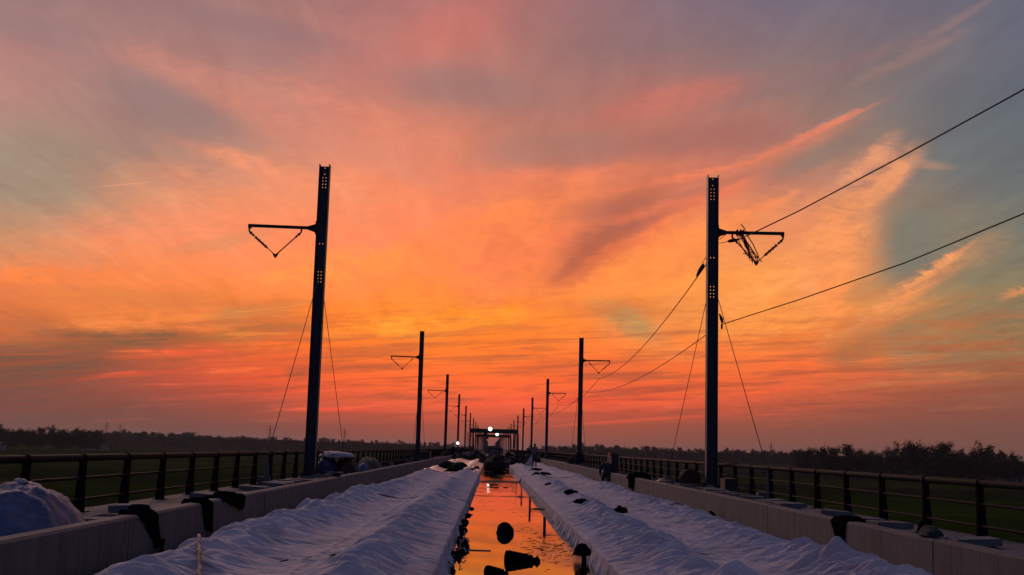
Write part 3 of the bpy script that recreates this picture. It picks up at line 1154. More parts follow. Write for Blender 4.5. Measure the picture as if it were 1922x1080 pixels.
for side, k in ((-1, 0), (1, 0), (-1, 1), (1, 1)):
    sn = 'left' if side < 0 else 'right'
    which = 'nearest' if k == 0 else 'second'
    y = MAST_Y[side][k]
    for dy in (-1, 1):
        ya = y + dy * (7.4 if dy < 0 else 6.8)
        guy(side, y, ya, 6.65 if dy < 0 else 6.35,
            'thin guy wire on the %s side of the %s %s-hand mast' % ('near' if dy < 0 else 'far', which, sn))
        t = thing('guy_anchor', 'pale anchor stand holding the %s guy wire of the %s %s-hand mast' % ('near' if dy < 0 else 'far', which, sn), 'anchor', (side * 5.62, ya, .54), 0, 'guy anchors on the walkways')
        b = MB()
        b.bar((-.02, -.10, 0), (.0, 0, .72), .035, .05)
        b.bar((.05, .08, 0), (.0, 0, .72), .03, .04)
        b.obj('stand', M['slab'], t)
        b = MB()
        b.tube([(-.17, 0, .66), (.12, .0, .62)], .014, 6)
        b.tube([(0, 0, .60), (0, 0, .76)], .03, 8)
        b.obj('turnbuckle', M['steel'], t)
        b = MB()
        for q in range(3):
            b.box(-.22 + .02 * q, .08 - .02 * q, .05, .30, .001 + .075 * q, .07 + .075 * q)
        b.obj('ballast_block', M['slab'], t)


# ------------------------------------------------------------------ feeder wires
def sag_line(a, b, sag, n=24):
    a, b = Vector(a), Vector(b)
    out = []
    for i in range(n + 1):
        t = i / n
        p = a.lerp(b, t)
        p.z -= sag * 4 * t * (1 - t)
        out.append(p)
    return out


def wire(pts, r, label):
    b = MB()
    b.tube(pts, r, 6)
    o = b.obj('feeder_wire', M['wire'])
    return tag(o, label, 'wire', 'feeder wires on the right')


yr = MAST_Y[1]
wire([(12.6, 12.0, 9.6), (9.657, 22, 8.751), (8.742, 26, 8.44), (7.346, 30, 7.90), (6.53, 32.4, 7.66), (6.50, 33.45, 7.74)], .017, 'upper thick wire running from the top right corner to the nearest right mast')
wire(sag_line((5.60, yr[0] + .1, 7.02), (7.08, yr[1], 6.72), .72), .016, 'upper wire sagging from the nearest right mast to the triangle on the second')
wire([(8.8, 8.0, 5.80), (7.98, 18.5, 5.54), (7.64, 23.0, 5.44), (6.81, 28.0, 5.30), (6.02, yr[0], 5.26)], .013, 'lower wire running from the right picture edge to the middle of the nearest right mast')
wire(sag_line((5.62, yr[0], 4.98), (5.95, yr[1], 5.75), .62), .013, 'lower wire sagging from the nearest right mast towards the second')
for k in (1, 2, 3):
    wire(sag_line((7.08, yr[k], 6.72), (7.08, yr[k + 1], 6.72), .75), .016 + .002 * k, 'upper wire between the %s and %s masts of the right-hand row' % (ORD[k], ORD[k + 1]))
    wire(sag_line((5.95, yr[k], 5.70), (5.95, yr[k + 1], 5.70), .55), .013 + .002 * k, 'lower wire between the %s and %s masts of the right-hand row' % (ORD[k], ORD[k + 1]))


def clamp(name, a, b, r, label):
    a, b = Vector(a), Vector(b)
    m = MB()
    m.tube([a.lerp(b, t) for t in (0, .12, .3, .55, .8, 1)], [r * .25, r * .8, r, r * .95, r * .6, r * .2], 10)
    o = m.obj(name, M['dark_steel'], smooth=True)
    return tag(o, label, 'wire clamp', 'wire clamps at the nearest right mast')


clamp('wire_clamp', (6.17, 33.5, 7.67), (6.52, 33.46, 7.74), .055, 'dark clamp just right of the nearest right mast, under its arm')
clamp('wire_clamp', (5.56, 33.9, 7.06), (5.46, 34.6, 6.78), .06, 'dark clamp left of the nearest right mast, on the wire that slopes away')
b = MB()
b.tube([(5.92, 33.44, 7.60), (6.2, 33.5, 7.67)], .010, 5)
b.tube([(5.92, 33.44, 7.70), (6.22, 33.55, 7.96)], .010, 5)
b.tube([(5.58, 33.7, 7.22), (5.52, 33.95, 7.08)], .010, 5)
b.tube([(5.59, 33.7, 7.00), (5.48, 34.3, 6.90)], .010, 5)
tag(b.obj('wire_tail', M['wire']), 'short wire tails tying the clamps to the nearest right mast', 'wire')
b = MB()
b.tube([(5.93, 33.42, 5.55), (5.99, 33.4, 5.40), (6.02, 33.42, 5.28)], [.02, .05, .03], 8)
b.tube([(6.0, 33.42, 5.26), (6.0, 33.42, 5.12)], .03, 8)
tag(b.obj('wire_bracket', M['dark_steel']), 'small bracket holding the lower wire on the nearest right mast', 'bracket')

# bundle of loose wire and straps over the right arm
rr = random.Random(5)
t = thing('wire_bundle', 'tangled bundle of loose wires hanging from the arm of the nearest right mast', 'wire bundle', (6.45, 33.5, 7.95))
b = MB()
for k in range(11):
    x0 = rr.uniform(-.02, .16)
    x1 = rr.uniform(.36, .60)
    mid = rr.uniform(-.07, .07)
    pts = [(x0 - .02, -.07, .03), (x0, -.07, -.06), (x0 * .5 + x1 * .45 + mid, -.07 + rr.uniform(-.05, .05), -.38 + rr.uniform(-.05, .05)), (x1, rr.uniform(-.08, .05), -.68 - rr.uniform(0, .10)), (x1 + .02, 0, -.78 - rr.uniform(0, .12))]
    b.tube(pts, rr.uniform(.008, .015), 5)
b.tube([(.10, -.08, .22), (.20, -.08, .10), (.25, -.07, -.05), (.45, -.07, -.35), (.62, -.05, -.72)], .016, 5)
b.tube([(0, -.06, -.1), (.05, -.06, -.3), (.26, -.05, -.66), (.36, -.05, -.74), (.60, 0, -.70), (.72, 0, -.85)], .014, 5)
b.tube([(.16, -.05, -.62), (.30, -.05, -.64), (.34, -.05, -.76)], .012, 5)
b.obj('loose_wire', M['wire'], t)
b = MB()
for x in (0.0, .10, .17):
    b.tube([(x, -.06, .06), (x + .01, -.075, -.02), (x, -.05, -.09), (x, .05, -.09), (x, .06, .06), (x, -.06, .06)], .02, 6)
b.obj('strap', M['black_cloth'], t)


# ------------------------------------------------------------------ lumps, bundles, straps
def lump_mesh(name, size, seed, m, sub=4, rough=.35, freq=1.6, flat=.0):
    """an irregular crumpled lump sitting on z = 0"""
    bm = bmesh.new()
    bmesh.ops.create_icosphere(bm, subdivisions=sub, radius=1.0)
    co = np.array([v.co[:] for v in bm.verts])
    n1 = fbm(co[:, 0] * freq + co[:, 2] * .9 + 10, co[:, 1] * freq - co[:, 2] * .7 + 10, seed, 3) - .5
    n2 = ridged(co[:, 0] * freq * 2.2 + co[:, 2] * 1.7 + 20, co[:, 1] * freq * 2.2 + co[:, 2] * 1.3 + 20, seed + 9, 3, 1.4) - .5
    r = 1 + rough * 1.5 * n1 + rough * .8 * n2
    co = co * r[:, None]
    co[:, 2] = np.where(co[:, 2] < -flat, -flat + (co[:, 2] + flat) * .15, co[:, 2])
    co[:, 2] -= co[:, 2].min()
    co[:, 2] /= co[:, 2].max()
    ex = max(abs(co[:, 0]).max(), 1e-3)
    ey = max(abs(co[:, 1]).max(), 1e-3)
    co[:, 0] *= size[0] / 2 / ex
    co[:, 1] *= size[1] / 2 / ey
    co[:, 2] *= size[2]
    for v, c in zip(bm.verts, co):
        v.co = c
    me = bpy.data.meshes.new(name)
    bm.to_mesh(me)
    bm.free()
    me.materials.append(m)
    me.polygons.foreach_set('use_smooth', [True] * len(me.polygons))
    return me


def lump(name, size, loc, seed, m, label, cat, group=None, rotz=0.0, parent=None, **kw):
    o = bpy.data.objects.new(name, lump_mesh(name, size, seed, m, **kw))
    link(o, parent)
    o.location = loc
    o.rotation_euler = (0, 0, rotz)
    if parent is None:
        tag(o, label, cat, group)
    return o


def strap(side, y, width, back, drop, seed, label, bulk=.06, taper=.5, drift=.2, knot=False):
    """black cloth bunched on the wall top and hanging down the track face"""
    path = [(4.70 + back, .60, .7), (4.70 + back * .6, .69, .9), (4.72, .698, 1.0), (4.62, .70, 1.0), (4.53, .698, 1.0), (4.485, .655, 1.0)]
    n = 9
    for i in range(1, n + 1):
        t = i / n
        path.append((4.484, .655 - drop * t, 1 - (1 - taper) * t ** .8))
    b = MB()
    nw = 14
    rs_ = random.Random(seed)
    ph = [rs_.uniform(0, 6) for _ in range(4)]
    vs = []
    for i, (x, z, ww) in enumerate(path):
        hang = max(0, (i - 5) / n)
        cy = y + drift * hang
        w = width * ww * (1 + .06 * math.sin(i * 2.3 + seed))
        ring = []
        for j in range(nw * 2):
            top = j < nw
            a = (j if top else 2 * nw - 1 - j) / (nw - 1)
            rim = math.sin(math.pi * min(1, max(0, a))) ** .5
            if i <= 5:
                off = (.012 + bulk * (.55 + .45 * math.sin(a * 9 + ph[0] + i * .5)) * rim) if top else .0
            else:
                off = (.012 + .030 * abs(math.sin(a * 7 + ph[1] + hang * 1.2)) * rim) if top else .0
            zz = z + (off if i < 5 else 0)
            xx = x - (off if i >= 5 else 0)
            if i == len(path) - 1:
                zz += .05 * math.sin(a * 5 + ph[2])
            ring.append((side * xx, cy + (a - .5) * w, zz))
        vs += ring
    N = nw * 2
    fs = [(i * N + j, i * N + (j + 1) % N, (i + 1) * N + (j + 1) % N, (i + 1) * N + j) for i in range(len(path) - 1) for j in range(N)]
    fs.append(tuple(range(N)))
    fs.append(tuple((len(path) - 1) * N + j for j in range(N))[::-1])
    b.add(vs, fs)
    if knot:
        x, z, _ = path[-1]
        yk = y + drift
        b.tube([(side * (x - .02), yk + .06, z + .04), (side * (x - .02), yk + .10, z - .05), (side * (x - .02), yk + .14, z - .13)], [.05, .02, .045], 7)
    o = b.obj('hanging_cloth', M['black_cloth'], smooth=True)
    return tag(o, label, 'black cloth', 'black cloths hung over the walls')


strap(-1, 14.2, .72, .08, .36, 1, 'long black cloth with a knotted end, hung over the left wall nearest the blue tarpaulin', bulk=.08, taper=.30, drift=.46, knot=True)
strap(-1, 17.1, .62, .14, .36, 2, 'straight black cloth hung over the left wall between the knotted one and the short flap', bulk=.045, taper=.66, drift=.15)
strap(-1, 18.9, 1.6, .20, .15, 3, 'short wide black flap folded over the top of the left wall', bulk=.06, taper=.35, drift=.45)
strap(1, 17.0, .72, .20, .30, 4, 'black cloth flap hung over the right wall, open like an upturned V', bulk=.04, taper=.42, drift=-.15)
strap(1, 42.0, 1.9, .45, .36, 5, 'dark cloth bunch slung over the right wall between the bending person and the nearest mast', bulk=.18, taper=.8, drift=0)
lump('cloth_bundle', (.5, .22, .10), (-4.62, 32.2, .69), 8, M['black_cloth'], 'flat black cloth lying on the left wall beside the nearest mast', 'cloth', rotz=1.57)
lump('cloth_bundle', (.62, .30, .14), (4.28, 25.9, surf(4.28, 25.9)), 9, M['black_cloth'], 'black cloth lump at the foot of the right wall', 'cloth', rotz=1.3)
t = thing('green_bundle', 'dull green knotted bundle lying on top of the right wall', 'bundle', (4.61, 13.75, .69))
lump('bundle_body', (.26, .52, .13), (0, 0, 0), 14, M['green_cloth'], '', '', parent=t, rough=.5)
lump('bundle_knot', (.16, .14, .17), (0, .26, 0), 15, M['black_cloth'], '', '', parent=t, rough=.5)
lump('rag', (.30, .24, .09), (4.25, 12.9, .26), 16, M['grey_sheet'], 'small pale rag at the foot of the right wall, bottom edge of the picture', 'rag')

pads = [(1.69, 31.9, .30, .42, .13, .4, 'dark folded cloth on the right sheet, farthest of the three near ones by the channel'),
        (1.63, 26.9, .34, .40, .12, 1.0, 'dark dumbbell-shaped cloth on the right sheet, middle of the three near ones'),
        (2.06, 23.3, .22, .50, .15, -.5, 'dark upright cloth wedge on the right sheet, nearest of the three'),
        (2.16, 74.0, .85, 1.6, .14, .3, 'dark cloth patch on the far right sheet, nearest to the person in pale blue'),
        (1.80, 63.6, .45, 1.3, .10, 0, 'small dark cloth patch on the far right sheet, just before the bigger patch'),
        (1.92, 55.5, .50, 1.2, .12, .5, 'dark cloth patch on the middle right sheet, far end of it'),
        (1.60, 40.0, .45, .8, .10, 0, 'flat dark cloth on the middle right sheet above the pleated corner')]
for i, (x, y, sx, sy, sz, rz, lab) in enumerate(pads):
    lump('folded_cloth', (sx * 1.25, sy * 1.25, sz * 1.1), (x, y, surf(x, y)), 30 + i, M['black_cloth'], lab, 'cloth', 'dark cloths lying on the right sheets', rotz=rz, rough=.55, freq=1.9)

# two dark bundles and the crumpled film on the left sheet
lump('sack', (1.35, 1.5, .46), (-3.05, 71.5, surf(-3.05, 71.5) - .03), 51, M['dark_cloth'], 'left one of two dark rounded sacks on the shiny orange sheet', 'sack', 'dark sacks on the shiny sheet', rough=.25)
lump('sack', (1.15, 1.3, .48), (-2.30, 69.4, surf(-2.3, 69.4) - .03), 52, M['dark_cloth'], 'right one of two dark rounded sacks on the shiny orange sheet', 'sack', 'dark sacks on the shiny sheet', rough=.25)


def film(loc, size, seed, label):
    n = 26
    u = np.linspace(-.5, .5, n)
    X, Y = np.meshgrid(u, u)
    Z = .9 * ridged(X * 5 + 9, Y * 5 + 9, seed, 3, 1.2) - .25
    Z = Z * np.clip(1.1 - 2 * np.sqrt(X ** 2 + Y ** 2), 0, 1) ** .5
    o = grid_obj('crumpled_film', X * size[0] + .1 * size[0] * (fbm(X * 4, Y * 4, seed + 3) - .5), Y * size[1], Z * size[2], M['film'], smooth=False)
    o.location = loc
    return tag(o, label, 'plastic film', 'crumpled plastic film on the left edge')


M['film'] = mat('glossy_white_film', (.75, .70, .68), .12, spec=1.0, var=.1)
film((-1.75, 62.6, .30), (.9, 2.0, .26), 61, 'crumpled shiny white film at the channel edge, nearest of three pieces')
film((-1.45, 66.5, .30), (.8, 2.2, .30), 62, 'crumpled shiny white film at the channel edge, middle one of three pieces')
film((-1.55, 72.5, .30), (.7, 2.4, .30), 63, 'crumpled shiny white film at the channel edge, farthest of three pieces')
lump('black_rag', (.6, 1.0, .20), (-1.62, 64.4, .28), 64, M['black_cloth'], 'black rag between the shiny film pieces, nearer one', 'rag', rough=.6)
lump('black_rag', (.5, 1.2, .24), (-1.35, 69.6, .28), 65, M['black_cloth'], 'black rag between the shiny film pieces, farther one', 'rag', rough=.6)
lump('black_rag', (.5, 3.0, .2), (-2.2, 61.2, .31), 66, M['black_cloth'], 'thin black cloth on the edge where the bluish sheet meets the shiny one', 'rag', rotz=-.5, rough=.5)

# stick on the near left sheet
b = MB()
pts = []
for i in range(14):
    t = i / 13
    sx_, sy_ = -3.72 + .80 * t + .012 * math.sin(i * 2.3), 13.5 - 3.2 * t
    pts.append((sx_, sy_, max(surf(sx_ + q * .05, sy_) for q in (-1, 0, 1)) + .035))
zz = [p[2] for p in pts]
pts = [(p[0], p[1], .5 * zz[i] + .25 * zz[max(0, i - 1)] + .25 * zz[min(13, i + 1)] + .01) for i, p in enumerate(pts)]
b.tube(pts, [.021 + .005 * math.sin(i * 2.9) for i in range(14)], 8)
tag(b.obj('stick', M['stick'], smooth=True), 'peeled pale branch lying lengthwise on the nearest left sheet', 'branch')
rr = random.Random(9)
for i, (x, y) in enumerate([(-2.75, 13.2), (-2.55, 13.5), (-2.2, 13.1)]):
    b = MB()
    for q in range(3):
        a = rr.uniform(-.6, .6)
        b.tube([(0, 0, .02), (.08 * math.cos(a), .30 * math.sin(a) + .1 * q, .035)], .006, 5)
    o = b.obj('twig', M['dark_steel'], loc=(x, y, surf(x, y)))
    tag(o, ['small forked twig on the near left sheet, left of three', 'small forked twig on the near left sheet, middle of three', 'small forked twig on the near left sheet, right of three'][i], 'twig', 'twigs on the near left sheet')

# flecks of scum and chips floating on the water
fr_ = random.Random(44)
b = MB()
for i in range(260):
    if i < 150:
        x, y = fr_.gauss(.50, .22), fr_.gauss(19.5, 2.0)
    else:
        x, y = fr_.uniform(-.95, .95), fr_.uniform(26, 80)
    if abs(x) > .98:
        continue
    l, w = fr_.uniform(.01, .07), fr_.uniform(.006, .03) * (1 + y / 60)
    a0 = fr_.uniform(0, 6)
    b.prism([(x + l * math.cos(a0 + k * 1.2566) * fr_.uniform(.5, 1), y + w * math.sin(a0 + k * 1.2566) * fr_.uniform(.5, 1)) for k in range(5)], 'z', -.002, .003)
o = b.obj('floating_scum', M['black_cloth'])
kind(o, 'stuff')
tag(o, 'dark flecks of scum and chips floating on the orange water', 'scum')

# things in the water channel
lump('rock', (.36, .30, .235), (-.19, 22.35, -.03), 71, M['black_cloth'], 'round black lump standing in the water, mirrored in it', 'rock', rough=.32)


def bag_in_water(loc, length, r0, r1, rz, label):
    b = MB()
    n = 12
    pts = []
    rs = []
    for i in range(n + 1):
        t = i / n
        pts.append((-length / 2 + length * t, .01 * math.sin(i * 2.1), r0 * .55 + (r1 - r0) * .5 * t + .006 * math.sin(i * 3)))
        rad = r0 + (r1 - r0) * t
        if t > .82:
            rad = r1 * (.82 + .35 * math.sin((t - .82) / .18 * math.pi))
        if t > .78 and t < .84:
            rad *= .8
        rs.append(rad)
    rs[0] *= .92
    rs[-1] *= .55
    b.tube(pts, rs, 12)
    o = b.obj('black_bag', M['black_cloth'], smooth=True, loc=loc, rotz=rz)
    o.scale = (1, 1.3, .85)
    return tag(o, label, 'bag', 'black bags in the water channel')


bag_in_water((.01, 16.9, -.03), .47, .140, .072, .0, 'black bag with a wide mouth and a knotted neck lying in the water')
bag_in_water((-.36, 15.15, -.05), .26, .12, .07, 0, 'black bag cut off by the bottom edge of the picture, in the water')
t = thing('propped_bag', 'black bag on a short prop at the right edge of the water', 'bag', (.86, 17.3, -.06))
lump('bag_body', (.30, .34, .19), (0.02, 0, .12), 73, M['black_cloth'], '', '', parent=t, rough=.35)
b = MB()
b.tube([(.04, 0, 0), (.04, 0, .16)], .035, 8)
b.obj('prop', M['dark_steel'], t)
debris = [(-1.00, 24.8, .22, 1.2, .20), (-.98, 22.4, .26, 1.3, .24), (-.93, 19.9, .28, .8, .20), (-.88, 18.6, .30, .5, .22), (-.93, 17.3, .26, 1.0, .22), (-.98, 15.6, .30, 1.4, .20), (-.98, 27.5, .20, 1.5, .16), (-.94, 30.8, .24, .9, .14),
          (.97, 19.0, .16, .7, .22)]
places = ['farthest but one along the left bank', 'under the left curtain before the hooked one', 'hooked end over the water on the left bank', 'touching the orange water nearest the white scrap on the left bank', 'nearest the viewer but one on the left bank', 'nearest the viewer on the left bank', 'farther up the left bank, thin', 'last and farthest up the left bank', 'under the opened corner of the right curtain']
for i, (x, y, sx, sy, sz) in enumerate(debris):
    lump('black_debris', (sx * .85, sy, sz * .75), (x, y, -.05), 80 + i, M['black_cloth'], 'black crumpled debris at the foot of the slab, ' + places[i], 'debris', 'black debris along the channel', rough=.85, freq=2.6, rotz=(i % 3 - 1) * .12)
for i, (x, y) in enumerate([(-.90, 19.4), (-.92, 17.6)]):
    b = MB()
    b.tube([(0, 0, 0), (.04, .05, .10), (.02, .02, .16), (.07, -.02, .13)], .008, 5)
    b.tube([(.02, .1, .02), (.09, .0, .05), (.12, -.12, .0)], .009, 5)
    tag(b.obj('pale_scrap', M['grey_sheet'], loc=(x, y, .06)), ['pale twisted scrap sticking out of the black debris, farther one', 'pale twisted scrap sticking out of the black debris, nearer one'][i], 'scrap', 'pale scraps on the left bank')
# thin board lying into the water
b = MB()
b.box(-.18, .18, -.03, .03, 0, .012)
tag(b.obj('thin_lath', M['stick'], loc=(-.62, 18.45, .0)), 'thin lath lying in the water beside the left debris', 'lath')
rr = random.Random(12)
for i, (x, y) in enumerate([(-.45, 48.2), (-.2, 47.6), (.15, 47.9)]):
    lump('small_stone', (.3, .45, .06), (x, y, -.03), 95 + i, M['black_cloth'], ['leftmost', 'middle', 'rightmost'][i] + ' of three small dark stones in the orange water halfway up the channel', 'stone', 'small stones in the channel', sub=3)

# ------------------------------------------------------------------ tarpaulin heap on the near left walkway
t = thing('tarpaulin_heap', 'heap under a blue woven tarpaulin behind the left wall, small pale bag on top', 'covered heap', (-5.28, 12.35, .54))
n = 70
u = np.linspace(-1, 1, n)
U, V = np.meshgrid(u, u)
R = np.sqrt(U ** 2 + V ** 2)
TH = np.arctan2(V, U)
pl = ridged(TH * 3.2 + 20, R * 1.5, 7, 3, 1.5)
prof = np.clip(1 - (R * .98) ** 1.9, 0, 1) ** .85
Zt = .53 * prof + .045 * (pl - .5) * np.clip(R * 1.5, 0, 1) * np.clip(prof * 4, 0, 1) + .09 * (ridged(U * 2.4 + V * 1.2 + 5, V * 3 - U + 5, 8, 3, 1.6) - .5) * np.clip(prof * 3, 0, 1)
grid_obj('tarpaulin', U * .55, V * 1.35, np.maximum(Zt, .0), M['tarp'], t)
lump('pale_bag', (.16, .2, .05), (0.02, -.1, .535), 19, M['grey_sheet'], '', '', parent=t, rough=.3)

# ------------------------------------------------------------------ cable trough covers along the walkways
rr = random.Random(21)
cov = []
for q in range(4):
    b = MB()
    w, l, h = .50, .45, .080
    b.prism([(-w / 2, .0), (w / 2, .0), (w / 2, h - .01), (w / 2 - .012, h), (-w / 2 + .012, h), (-w / 2, h - .01)], 'y', -l / 2, l / 2)
    b.box(-w / 2 + .04, -w / 2 + .10, -.05, .05, h + .0005, h + .003)
    cov.append(b.mesh('trough_cover', M['slab']))
for side in (-1, 1):
    sn = 'left' if side < 0 else 'right'
    y = 10.5
    while y < 33:
        y += .52
        if rr.random() < .12:
            y += rr.uniform(.1, .5)
        if side < 0 and y < 13.9:
            continue
        o = bpy.data.objects.new('trough_cover', cov[0])
        link(o)
        o.location = (side * (5.00 + rr.uniform(-.03, .03)), y, .545)
        o.rotation_euler = (rr.uniform(-.02, .02), rr.uniform(-.03, .03), rr.gauss(0, .05))
        tag(o, 'one of the concrete trough covers laid flat in a row behind the %s wall' % sn, 'trough cover', 'flat concrete trough covers on the %s walkway' % sn)
        if rr.random() < .28:
            o = bpy.data.objects.new('trough_cover', cov[1])
            link(o)
            o.location = (side * (5.02 + rr.uniform(-.06, .12)), y + rr.uniform(-.1, .1), .632)
            o.rotation_euler = (0, rr.uniform(-.06, .06), rr.gauss(0, .25))
            tag(o, 'one of the concrete trough covers stacked askew on the row behind the %s wall' % sn, 'trough cover', 'stacked concrete trough covers on the %s walkway' % sn)
# trough kerb under them
for side in (-1, 1):
    b = MB()
    x0, x1 = sorted((side * 5.35, side * 5.45))
    b.box(x0, x1, 8, 300, .54, .60)
    tag(b.obj('trough_kerb', M['walk']), 'low concrete kerb of the cable trough along the %s walkway' % ('left' if side < 0 else 'right'), 'kerb')
# gravel / rubble scattered farther on
for side in (-1, 1):
    b = MB()
    for i in range(420):
        y = rr.uniform(30, 90)
        x = side * rr.uniform(4.75, 5.6)
        sz = rr.uniform(.04, .16)
        p = [(rr.uniform(-1, 1) * sz, rr.uniform(-1, 1) * sz * 1.3) for _ in range(4)]
        a0 = rr.uniform(0, 6)
        poly = [(x + sz * math.cos(a0 + k * 1.4) * rr.uniform(.5, 1), y + sz * math.sin(a0 + k * 1.4) * rr.uniform(.5, 1.4)) for k in range(4)]
        b.prism(poly, 'z', .541, .541 + sz * rr.uniform(.4, 1.3))
    o = b.obj('rubble', M['slab'])
    kind(o, 'stuff')
    tag(o, 'scattered broken concrete and stones on the %s walkway' % ('left' if side < 0 else 'right'), 'rubble')

# ------------------------------------------------------------------ goods behind the nearest left mast
t = thing('covered_goods', 'goods under a pale sheet behind the nearest left mast, dark red and blue sacks showing', 'covered goods', (-5.35, 40.0, .54))
lump('pale_cover', (1.25, 1.9, .22), (-.30, 0, .56), 101, M['grey_sheet'], '', '', parent=t, rough=.3)
lump('dark_red_sack', (.95, 1.6, .62), (.10, 0, 0), 102, M['red_cloth'], '', '', parent=t, rough=.25)
lump('dark_blue_sack', (.75, 1.4, .58), (-.55, -.6, 0), 103, M['blue_cloth'], '', '', parent=t, rough=.25)
lump('pale_blue_bag', (.42, .8, .40), (-5.02, 42.6, .54), 104, M['tarp'], 'pale blue woven bag just right of the covered goods behind the left wall', 'bag', rough=.3)
lump('grey_canvas_heap', (.9, 3.4, .55), (-5.35, 48.0, .54), 105, mat('olive_canvas', (.075, .078, .055), .9, var=.4, bump=.5), 'dull olive canvas heap on the left walkway beyond the blue bag', 'heap', rough=.35)
for i in range(5):
    lump('walkway_sack', (.6, 1.2, .30), (-5.25, 54 + i * 5.2, .54), 110 + i, M['dark_cloth'], ['first', 'second', 'third', 'fourth', 'fifth'][i] + ' dark sack on the left walkway, counting away from the olive canvas heap', 'sack', 'dark sacks on the left walkway', rough=.35)
b = MB()
b.box(-.45, .45, -.6, .6, 0, .62)
b.box(-.47, .47, -.62, .62, .62, .66)
b.box(-.40, .40, -.615, -.602, .08, .56)
tag(b.obj('dark_cabinet', M['machine'], loc=(-5.25, 85.2, .54)), 'dark cabinet on the left walkway at the foot of the second mast', 'cabinet')
# cable drum and dark boxes at the nearest right mast
t = thing('cable_drum', 'dark red cable drum standing left of the nearest right mast foot', 'cable drum', (5.28, 34.4, .54))
for yy in (-.17, .17):
    b = MB()
    ring = [(.29 * math.cos(2 * math.pi * k / 24), .29 + .29 * math.sin(2 * math.pi * k / 24)) for k in range(24)]
    b.prism(ring, 'y', yy - .02, yy + .02)
    b.obj('drum_flange', M['red_cloth'], t)
b = MB()
b.tube([(0, -.149, .29), (0, .149, .29)], .20, 20)
b.obj('wound_cable', M['dark_steel'], t)
t = thing('dark_crate', 'dark crate standing right of the nearest right mast foot', 'crate', (5.72, 30.9, .54))
b = MB()
b.box(-.17, .17, -.3, .3, .03, .38)
b.obj('crate_body', M['machine'], t)
b = MB()
b.box(-.18, .18, -.31, .31, .381, .41)
for x in (-.13, .13):
    b.box(x - .02, x + .02, -.29, .29, 0, .029)
b.obj('crate_lid', M['dark_steel'], t)
lump('covered_barrel', (.78, 1.0, 1.05), (6.0 - .45, 81.2, .54), 120, M['dark_cloth'], 'tall dark covered bundle standing right of the second right mast', 'covered bundle', rough=.2)
lump('covered_barrel', (.7, 1.0, .62), (4.95, 79.5, .54), 121, M['dark_cloth'], 'low dark covered bundle standing left of the second right mast', 'covered bundle', rough=.25)
lump('walkway_heap', (.6, 1.6, .22), (5.1, 38.5, .54), 122, M['red_cloth'], 'low dark reddish heap behind the right wall between cable drum and black cloth bunch', 'heap', rough=.4)

# ------------------------------------------------------------------ gantries
def gantry(y, half, ztop, beam_h, m, leg_m, xc, label, lamp_x, lamp_z):
    t = thing('gantry', label, 'gantry crane', (xc, y, .69), 0, 'gantry cranes straddling the deck')
    zt = ztop - .69
    b = MB()
    for yy in (-.7, .7):
        b.prism([(-half, zt - beam_h + .15), (-half + .15, zt - beam_h), (half - .15, zt - beam_h), (half, zt - beam_h + .15), (half, zt - .12), (half - .2, zt), (-half + .2, zt), (-half, zt - .12)], 'y', yy - .18, yy + .18)
    for x in (-half + .3, -half * .4, half * .3, half - .3):
        b.box(x - .08, x + .08, -.519, .519, zt - beam_h + .2, zt - .15)
    b.obj('beam', m, t)
    for sx in (-1, 1):
        for yy in (-.7, .7):
            b = MB()
            foot = [(sx * (half + .05), 0), (sx * (half - .85), 0)]
            x1, x2 = sx * (half - .02), sx * (half - .62)
            xa, xb = sx * (half + .05), sx * (half - .80)
            # the legs lean outward at the foot on the right-hand side
            zb = zt - beam_h - .01
            b.bar((xa, yy, .1), (x1, yy, zb), .24, .24)
            b.bar((xb, yy, .1), (x2, yy, zb), .24, .24)
            n = 7
            for i in range(n):
                t0, t1 = i / n, (i + 1) / n
                pa = (xa + (x1 - xa) * t0, yy, .1 + (zb - .1) * t0)
                pb = (xb + (x2 - xb) * t1, yy, .1 + (zb - .1) * t1)
                b.bar(pa, pb, .10, .10)
                pc = (xa + (x1 - xa) * t1, yy, .1 + (zb - .1) * t1)
                b.bar(pb, pc, .09, .09)
            b.obj('leg', leg_m, t)
        b = MB()
        b.box(*sorted((sx * (half + .12), sx * (half - .95))), -1.1, 1.1, 0, .099)
        for yy in (-.8, .8):
            b.tube([(sx * (half - .5), yy, .0), (sx * (half - .25), yy, .0)], .12, 10)
        b.obj('wheel_carriage', M['dark_steel'], t)
    b = MB()
    b.box(-half * .45, -half * .28, -.5, .5, zt - beam_h - .45, zt - beam_h - .02)
    b.tube([(-half * .36, 0, zt - beam_h - .45), (-half * .36, 0, zt - beam_h - 1.0)], .05, 6)
    b.box(-half * .41, -half * .31, -.1, .1, zt - beam_h - 1.25, zt - beam_h - 1.0)
    b.obj('hoist', M['machine'], t)
    # floodlight, facing the work
    fl = MB()
    lx, lz = lamp_x - xc, lamp_z - .69
    fl.tube([(lx, -.95, lz), (lx, -1.06, lz), (lx, -1.15, lz)], [.20, .34, .42], 20)
    fl.box(lx - .04, lx + .04, -.94, -.885, lz - .3, lz + .3)
    f = fl.obj('floodlight', M['dark_steel'], t)
    ln = MB()
    ln.tube([(lx, -1.152, lz), (lx, -1.26, lz), (lx, -1.32, lz)], [.38, .32, .10], 20)
    ln.obj('lens', M['lamp'], f)
    return t


def emit(name, c, s):
    m = bpy.data.materials.new(name)
    m.use_nodes = True
    p = m.node_tree.nodes['Principled BSDF']
    p.inputs['Base Color'].default_value = (.8, .8, .8, 1)
    p.inputs['Emission Color'].default_value = (*c, 1)
    p.inputs['Emission Strength'].default_value = s
    return m


